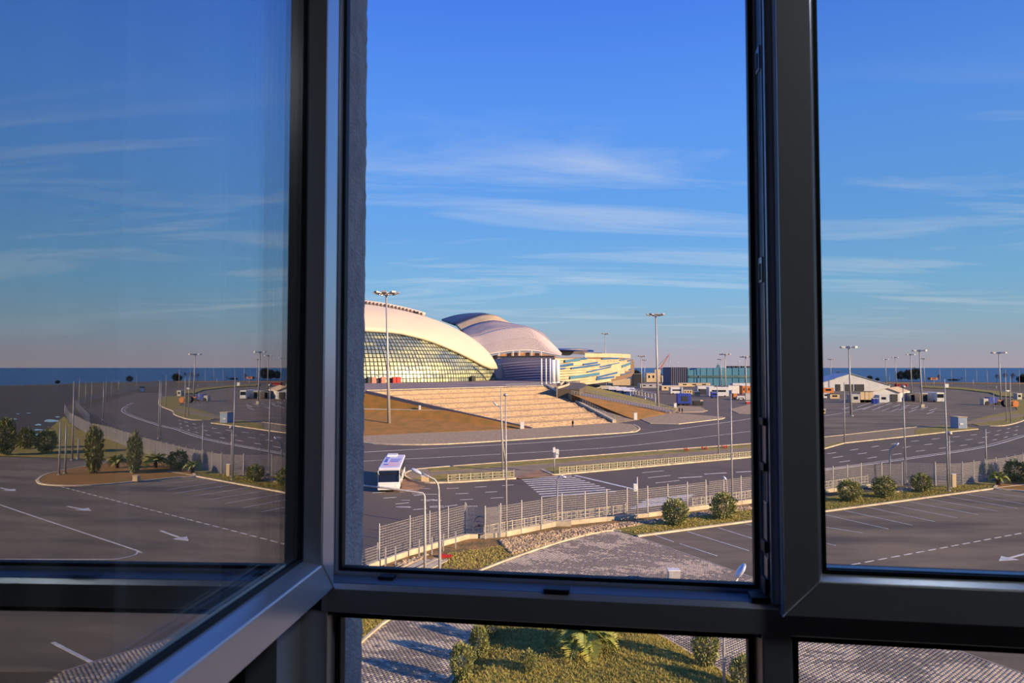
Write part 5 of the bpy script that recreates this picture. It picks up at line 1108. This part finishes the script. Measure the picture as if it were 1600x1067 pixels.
# planks stack at lower left
p = at(652, 890); r_ = E('plank_stack', (p.x - .5, p.y, .06), 'stack of long pale planks lying at the foot of the fence', 'planks')
for k in range(7): o = B().box((0, 0, .04), (.34, 5.2, .08)).build('plank', CONC, r_); o.location = (k * .42 - 1.2, random.uniform(-.3, .3), 0); o.rotation_euler = (0, 0, -.42 + random.uniform(-.04, .04))
p = at(697, 872); B().box((0, 0, .1), (.9, .25, .2)).box((-.3, .2, .1), (.5, .2, .2)).build('warning_board', RED, label='red and white warning board fallen in the grass by the fence', cat='board').location = (p.x, p.y, .06)
# short posts along the lower-left wall
for i, (x, y) in enumerate(((602, 886), (618, 884), (655, 872), (675, 868), (693, 862), (712, 858))):
    p = at(x, y); B().box((0, 0, .7), (.09, .09, 1.4)).build('stub_post', METAL, label=('first', 'second', 'third', 'fourth', 'fifth', 'last')[i] + ' from the left of the short steel posts before the kerb wall', cat='post', group='short steel posts').location = (p.x, p.y, .05)
fence(pts_at([(545, 900), (590, 884)]), 1.5, 'low mesh fence at the stucco edge, ending at the tall slanting fence')
# ================================================================== PLANTS
def leaf_cloud(n, R3, leaf, seed, up=.3, hollow=.55, narrow=.35):
    r = np.random.default_rng(seed); d = r.normal(size=(n, 3)); d /= np.linalg.norm(d, axis=1)[:, None]; rad = hollow + (1 - hollow) * r.random(n) ** .5; rad *= .7 + .5 * (vnoise(d[:, 0] * 3, d[:, 1] * 3 + d[:, 2] * 2, 1, seed) ) ; c = d * rad[:, None] * np.array(R3); c[:, 2] += R3[2]
    ax = d + r.normal(0, .5, (n, 3)); ax[:, 2] += up; ax /= np.linalg.norm(ax, axis=1)[:, None]; sd_ = np.cross(ax, r.normal(size=(n, 3))); sd_ /= np.linalg.norm(sd_, axis=1)[:, None]; l = leaf * r.uniform(.6, 1.3, n)[:, None]
    V = np.stack([c, c + ax * l * .5 + sd_ * l * narrow * .5, c + ax * l, c + ax * l * .5 - sd_ * l * narrow * .5], 1); V[:, :, 2] = np.maximum(V[:, :, 2], .02)
    t = (.55 + .9 * r.random(n))[:, None]; g = r.random(n)[:, None]; col = (np.array([.42, .38, .12]) * (1 - g) + np.array([.12, .16, .05]) * g) * t
    me = bpy.data.meshes.new('foliage'); me.vertices.add(n * 4); me.vertices.foreach_set('co', V.astype(np.float32).ravel()); me.loops.add(n * 4); me.loops.foreach_set('vertex_index', np.arange(n * 4, dtype=np.int32)); me.polygons.add(n); me.polygons.foreach_set('loop_start', np.arange(0, n * 4, 4, dtype=np.int32)); me.update(calc_edges=True)
    a = me.color_attributes.new('tone', 'FLOAT_COLOR', 'POINT'); c4 = np.ones((n * 4, 4), np.float32); c4[:, :3] = np.repeat(col, 4, 0); a.data.foreach_set('color', c4.ravel()); return me
LEAFA = mat('bush_leaves', (110, 110, 50), None, rough=.6, attr='tone')
bushes = [leaf_cloud(2600, (1.15, 1.1, 1.15), .26, 20 + k) for k in range(3)]
stems = []
for k in range(2):
    b = B(); r = random.Random(k)
    for i in range(12): a = r.uniform(0, 6.28); b.tube([(0, 0, 0), (math.cos(a) * .35, math.sin(a) * .35, .8), (math.cos(a) * .75, math.sin(a) * .75, 1.7)], [.03, .022, .01], 4)
    stems.append(b.mesh('stems')); stems[-1].materials.append(BARK)
for me in bushes: me.materials.append(LEAFA)
def bush(P, s, label, k, sz=1.0, group='round evergreen bushes', name='oleander_bush', z=.1):
    r_ = E(name, (P.x, P.y, z), label, 'bush', group); o = inst(bushes[k % 3], 'foliage', r_, (0, 0, 0), k * 1.3, scale=(s, s, s * sz)); o['kind'] = 'stuff'; o = inst(stems[k % 2], 'stems', r_, (0, 0, 0), k * .7, scale=(s, s, s * sz * .8))
for i, (x, y, s, lb) in enumerate(((1056, 822, 1.0, 'leftmost round bush on the verge, left of the mullion'), (1131, 812, 1.05, 'round bush on the verge close to the mullion, second from the left'), (1328, 785, 1.0, 'round bush nearest the mullion in the right pane'), (1381, 779, .98, 'bushy shrub between two round bushes in the right pane'), (1440, 770, .92, 'round bush left of the tallest slim pole'), (1589, 753, 1.15, 'wide bush at the right picture edge'), (1542, 745, .7, 'low bush behind the curving fence'))):
    bush(at(x, y), s, lb, i, group=None)
for i, (x, y, s, sz, lb) in enumerate(((147, 745, .95, 2.8, 'tall columnar shrub on the palm island, left of two, seen mirrored'), (210, 745, .8, 3.0, 'narrow columnar shrub on the palm island, right of two, seen mirrored'), (72, 712, 1.4, 1.2, 'dark shrub beyond the palm island, seen mirrored'), (6, 716, 1.4, 1.8, 'dark shrub at the far left of the mirroring pane'), (40, 706, 1.2, 1.3, 'small dark shrub in the mirrored field'))):
    bush(R(x, y), s, lb, i + 3, sz, None, 'columnar_shrub')
# shrubs on the mound edge
for i, (x, y, s, sz, lb) in enumerate(((768, 1004, .38, 1.6, 'upright yellowish shrub at the left rim of the mound, upper one'), (748, 1036, .42, 1.7, 'upright shrub at the left rim of the mound, middle one'), (722, 1072, .45, 1.7, 'upright shrub at the left rim of the mound, lowest one'), (1102, 1054, .5, 1.7, 'upright shrub at the right rim of the mound by the lamp pole'), (1162, 1090, .5, 1.4, 'shrub at the bottom edge right of the lamp pole'), (826, 1066, .32, 1.3, 'loose shrub in the middle of the mound below the palm'))):
    p = at(x, y); bush(p, s, lb, i, sz, None, 'upright_shrub', float(mz(np.array([p.x]), np.array([p.y]))[0]) - .05)
def frond_mesh(L, n, seed, droop=.9, wl=.42):
    r = random.Random(seed); b = B(); pts = []
    for i in range(n + 1): t = i / n; pts.append(Vector((L * t * (1 - .12 * t), 0, L * (.75 * t - droop * t * t))))
    b.tube(pts, [.035 * (1 - .8 * i / n) for i in range(n + 1)], 4)
    for i in range(2, n + 1):
        t = i / n; w = wl * L * math.sin(PI * min(1, .15 + .85 * t)) ** .7 * (1 if t < .95 else .5); p = pts[i]
        for s_ in (-1, 1):
            for sub in (0, .5):
                q = p.lerp(pts[i - 1], sub); d = Vector((.55, s_ * .8, .12 + r.uniform(-.12, .12))).normalized() * w * r.uniform(.85, 1.1); a = Vector((.0055, 0, 0)); b.add([q - a, q + a, q + d + Vector((0, 0, -w * .25)), q + d * .5 - a], [(0, 1, 2, 3)])
    return b.mesh('frond')
FR = [frond_mesh(1.0, 16, k, .55 + .2 * k) for k in range(4)]
for f_ in FR: f_.materials.append(LEAF2)
def palm(P, L, n, trunk, label, z, seed=0, group=None):
    r = random.Random(seed); root = E('young_palm', (P.x, P.y, z), label, 'palm', group); b = B(); b.tube([(0, 0, -.1), (0, 0, trunk)], [.2, .26], 10)
    for k in range(5): b.tube([(0, 0, trunk * k / 5), (0, 0, trunk * k / 5 + .06)], .29, 10)
    b.build('trunk', BARK, root)
    for i in range(n):
        a = 2.39996 * i + r.uniform(-.2, .2); e = .2 + 1.1 * (i / n) ** 1.2; s_ = L * r.uniform(.85, 1.1) * (1 - .25 * (i / n)); inst(FR[min(3, int((1 - i / n) * 4))], 'frond', root, (0, 0, trunk), rot=(r.uniform(-.2, .2), .25 - e * .95, a), scale=(s_, s_, s_))
p = at(912, 1036); palm(p, 1.9, 40, .7, 'large young palm with arching fronds in the middle of the mound', float(mz(np.array([p.x]), np.array([p.y]))[0]) - .05, 1)
p = at(868, 980); palm(p, 1.0, 18, .3, 'smaller young palm up-left of the large palm on the mound', .5, 2)
for i, (x, y, L, lb) in enumerate(((183, 737, 1.7, 'short young palm between the two columnar shrubs, seen mirrored'), (243, 737, 2.2, 'fan of palm fronds at the right of the palm island, seen mirrored'), (300, 745, 1.4, 'young palm at the kerb corner, seen mirrored'))):
    palm(R(x, y), L, 22, .8, lb, .14, 5 + i)
# far trees
treeF = [leaf_cloud(2200, (1, .9, .8), .16, 40 + k, hollow=.3, narrow=.6) for k in range(3)]
for me in treeF: me.materials.append(LEAFD)
def bare_mesh(seed):
    r = random.Random(seed); b = B()
    def br(p, d, L, rad, k):
        q = p + d * L; b.tube([p, q], [rad, rad * .6], 4, False)
        if k:
            for _ in range(4): dd = (d + Vector((r.uniform(-.8, .8), r.uniform(-.8, .8), r.uniform(-.1, .6)))).normalized(); br(q if _ else p.lerp(q, .7), dd, L * .72, rad * .62, k - 1)
    br(Vector((0, 0, 0)), Vector((0, 0, 1)), .28, .028, 4); return b.mesh('branches')
BARE = [bare_mesh(k) for k in range(2)]
for me in BARE: me.materials.append(TWIG)
def tree(x, yb, yt, wpx, kind, label, seed=0, P=None):
    p = P or at(x, yb); h = max(2.0, ztop(p if P is None else at(x, yb - 4.5), yt if P is None else yt - 4.5)); w = wpx / F * p.y / 2
    if kind == 'bare':
        r_ = E('bare_tree', (p.x, p.y, 0), label, 'tree', None); inst(BARE[seed % 2], 'branches', r_, (0, 0, 0), seed, scale=(w * 1.5, w * 1.5, h * .95))
    else:
        r_ = E('evergreen_tree', (p.x, p.y, 0), label, 'tree', None); tr = h * .02; o = inst(treeF[seed % 3], 'foliage', r_, (0, 0, tr), seed, scale=(w, w, (h - tr) / 1.6)); o['kind'] = 'stuff'
        B().tube([(0, 0, 0), (0, 0, h * .5)], max(.15, h * .03), 6).build('trunk', BARK, r_)
T = [(1408, 593.5, 580, 13, 'e', 'dark evergreen tree left of the lit masts'), (1420, 594, 578, 15, 'e', 'dark evergreen tree behind the masts, wide crown'), (1431, 593.5, 575.5, 16, 'e', 'tallest dark evergreen tree behind the masts'), (1558, 597.5, 580, 18, 'bare', 'bare grey tree left of three near the shore'), (1571, 598, 577, 18, 'bare', 'bare grey tree in the middle of three near the shore'), (1582, 598, 577.5, 18, 'bare', 'bare grey tree right of three near the shore'), (1596, 598, 587, 12, 'e', 'dark bush at the right edge of the shore'),
     (1468, 598, 580, 14, 'bare', 'lone bare bush in the far field'), (1503, 594.8, 588, 9, 'bare', 'brown bush on the shore ridge'), (1490, 595.2, 592, 16, 'e', 'low dark hedge on the shore ridge'), (1310, 589, 577, 12, 'bare', 'bare tree on the shore above the tent'), (1359, 594, 587, 9, 'e', 'low tree right of the big tent ridge'), (995, 594, 578, 12, 'e', 'dark tree right of the striped arena'), (1371, 595, 590, 6, 'e', 'small shrub on the shore behind the tent')]
for i, (x, yb, yt, w, k, lb) in enumerate(T): tree(x, yb, yt, w, k if k == 'bare' else 'e', lb, i)
for i, (x, yb, yt, w, k, lb) in enumerate(((202, 601, 592, 11, 'e', 'flat-topped pine on the mirrored shore'), (90, 604, 599, 9, 'e', 'wind-bent pine on the mirrored shore, left'), (275, 600, 588, 14, 'e', 'round dark tree left of the bare trees, seen mirrored'))):
    P = R(x, yb); tree(x, yb, yt, w, k, lb, i, Vector((P.x, P.y, 0)))
# puddles in the mirrored field
for i, (x, y, w_, h_) in enumerate(((80, 662, 26, 5), (60, 668, 12, 3), (60, 676, 16, 2.5), (62, 684, 20, 5), (40, 684, 12, 2), (24, 659, 6, 1.5), (45, 650, 7, 1), (10, 661, 6, 1.2), (90, 656, 8, 2), (28, 651, 6, 1))):
    r = random.Random(i); P = []
    for k in range(14): a = 2 * PI * k / 14; q = r.uniform(.6, 1.1); P.append(R(x + w_ / 2 * q * math.cos(a), y + h_ / 2 * q * math.sin(a)))
    o = B().prism([(p.x, p.y) for p in P], 0, .02).build('puddle', SNOWP, ground)
mudf = poly('mud_field', pts_R([(-60, 609), (0, 608), (110, 606), (122, 615), (118, 628), (104, 640), (102, 668), (60, 688), (-60, 700)]), mat('dark_mud', (64, 56, 46), (40, 36, 32), .12, .9, bump=.5, bscale=.8, detail=8), -.02, .008)
B().ribbon(pts_R([(0, 703), (60, 694), (110, 688), (170, 688)]), 1.2, .1, .13).build('footpath', PAVE2, vg)
# ================================================================== PEOPLE (small figures walking)
def person(P, Hh, face, coat, trousers, label, seed=0, z=.15, stride=.16):
    root = E('person', (P.x, P.y, z), label, 'person', rz=face); k = Hh / 1.7; me = bpy.data.meshes.new('body')
    J = [(0, 0, .95), (0, 0, 1.15), (0, 0, 1.38), (0, 0, 1.5), (0, .02, 1.62), (.2, 0, 1.4), (.25, .06, 1.12), (.25, .14, .88), (-.2, 0, 1.4), (-.25, -.06, 1.12), (-.25, -.1, .88), (.1, 0, .9), (.11, stride * .6, .5), (.11, stride, .07), (.11, stride + .16, .04), (-.1, 0, .9), (-.11, -stride * .3, .5), (-.11, -stride, .07), (-.11, -stride + .16, .04)]
    Ed = [(0, 1), (1, 2), (2, 3), (3, 4), (2, 5), (5, 6), (6, 7), (2, 8), (8, 9), (9, 10), (0, 11), (11, 12), (12, 13), (13, 14), (0, 15), (15, 16), (16, 17), (17, 18)]
    Rr = [.16, .15, .17, .06, .1, .08, .06, .045, .08, .06, .045, .1, .075, .05, .045, .1, .075, .05, .045]
    me.from_pydata([tuple(c * k for c in j) for j in J], Ed, []); o = bpy.data.objects.new('body', me); COL.objects.link(o); o.parent = root; me.materials.append(coat)
    sk = o.modifiers.new('skin', 'SKIN'); o.modifiers.new('sub', 'SUBSURF').levels = 1
    for i, v in enumerate(me.skin_vertices[0].data): v.radius = (Rr[i] * k, Rr[i] * k * .8); v.use_root = (i == 0)
    B().ell((0, .02 * k, 1.62 * k), (.09 * k, .105 * k, .125 * k), 12, 8).build('head', mat('skin', (196, 150, 120), None), root, True)
    B().ell((0, -.005 * k, 1.67 * k), (.1 * k, .11 * k, .1 * k), 12, 8).build('hair', mat('hair', (40, 32, 28), None), root, True)
    b = B(); b.tube([(0, 0, .78 * k), (0, 0, 1.1 * k), (0, 0, 1.42 * k), (0, 0, 1.5 * k)], [.2 * k, .18 * k, .21 * k, .09 * k], 12); b.build('coat', coat, root, True)
    return root
CO1, CO2 = mat('dark_coat', (30, 30, 36), (24, 24, 28), 8, .9), mat('navy_coat', (34, 40, 62), (26, 30, 48), 8, .9)
person(at(895, 668.5), 1.75, .3, CO1, CO1, 'person in dark clothes walking at the foot of the stone stairs')
person(at(1061.5, 646), 1.8, 1.2, CO1, CO1, 'person in dark clothes, left of two walking near the blue truck')
person(at(1066, 646.5), 1.75, 1.4, CO2, CO1, 'person in a navy jacket, right of two walking near the blue truck')
person(at(1054, 639), 1.75, 0, CO1, CO1, 'person in dark clothes standing behind the pylon beside the blue truck', z=.7)
person(at(1557, 608), 1.9, 0, mat('white_jacket', (220, 220, 216), None), CO1, 'person in a white jacket on the far road beside the mast', z=.3)
# red flowers
for i, x in enumerate((1072, 1101, 1132)):
    p = at(x, 705 - (x - 1072) * .08, .14); b = B(); r = random.Random(i)
    for k in range(14): q = (r.uniform(-.5, .5), r.uniform(-.3, .3), r.uniform(.2, .5)); b.box(q, (.14, .14, .12)); b.box((q[0], q[1], q[2] / 2), (.03, .03, q[2]))
    o = b.build('flower_clump', RED, None, label=('left', 'middle', 'right')[i] + ' clump of red flowers on the median kerb', cat='flowers', kind='stuff', group='red flower clumps'); o.location = p
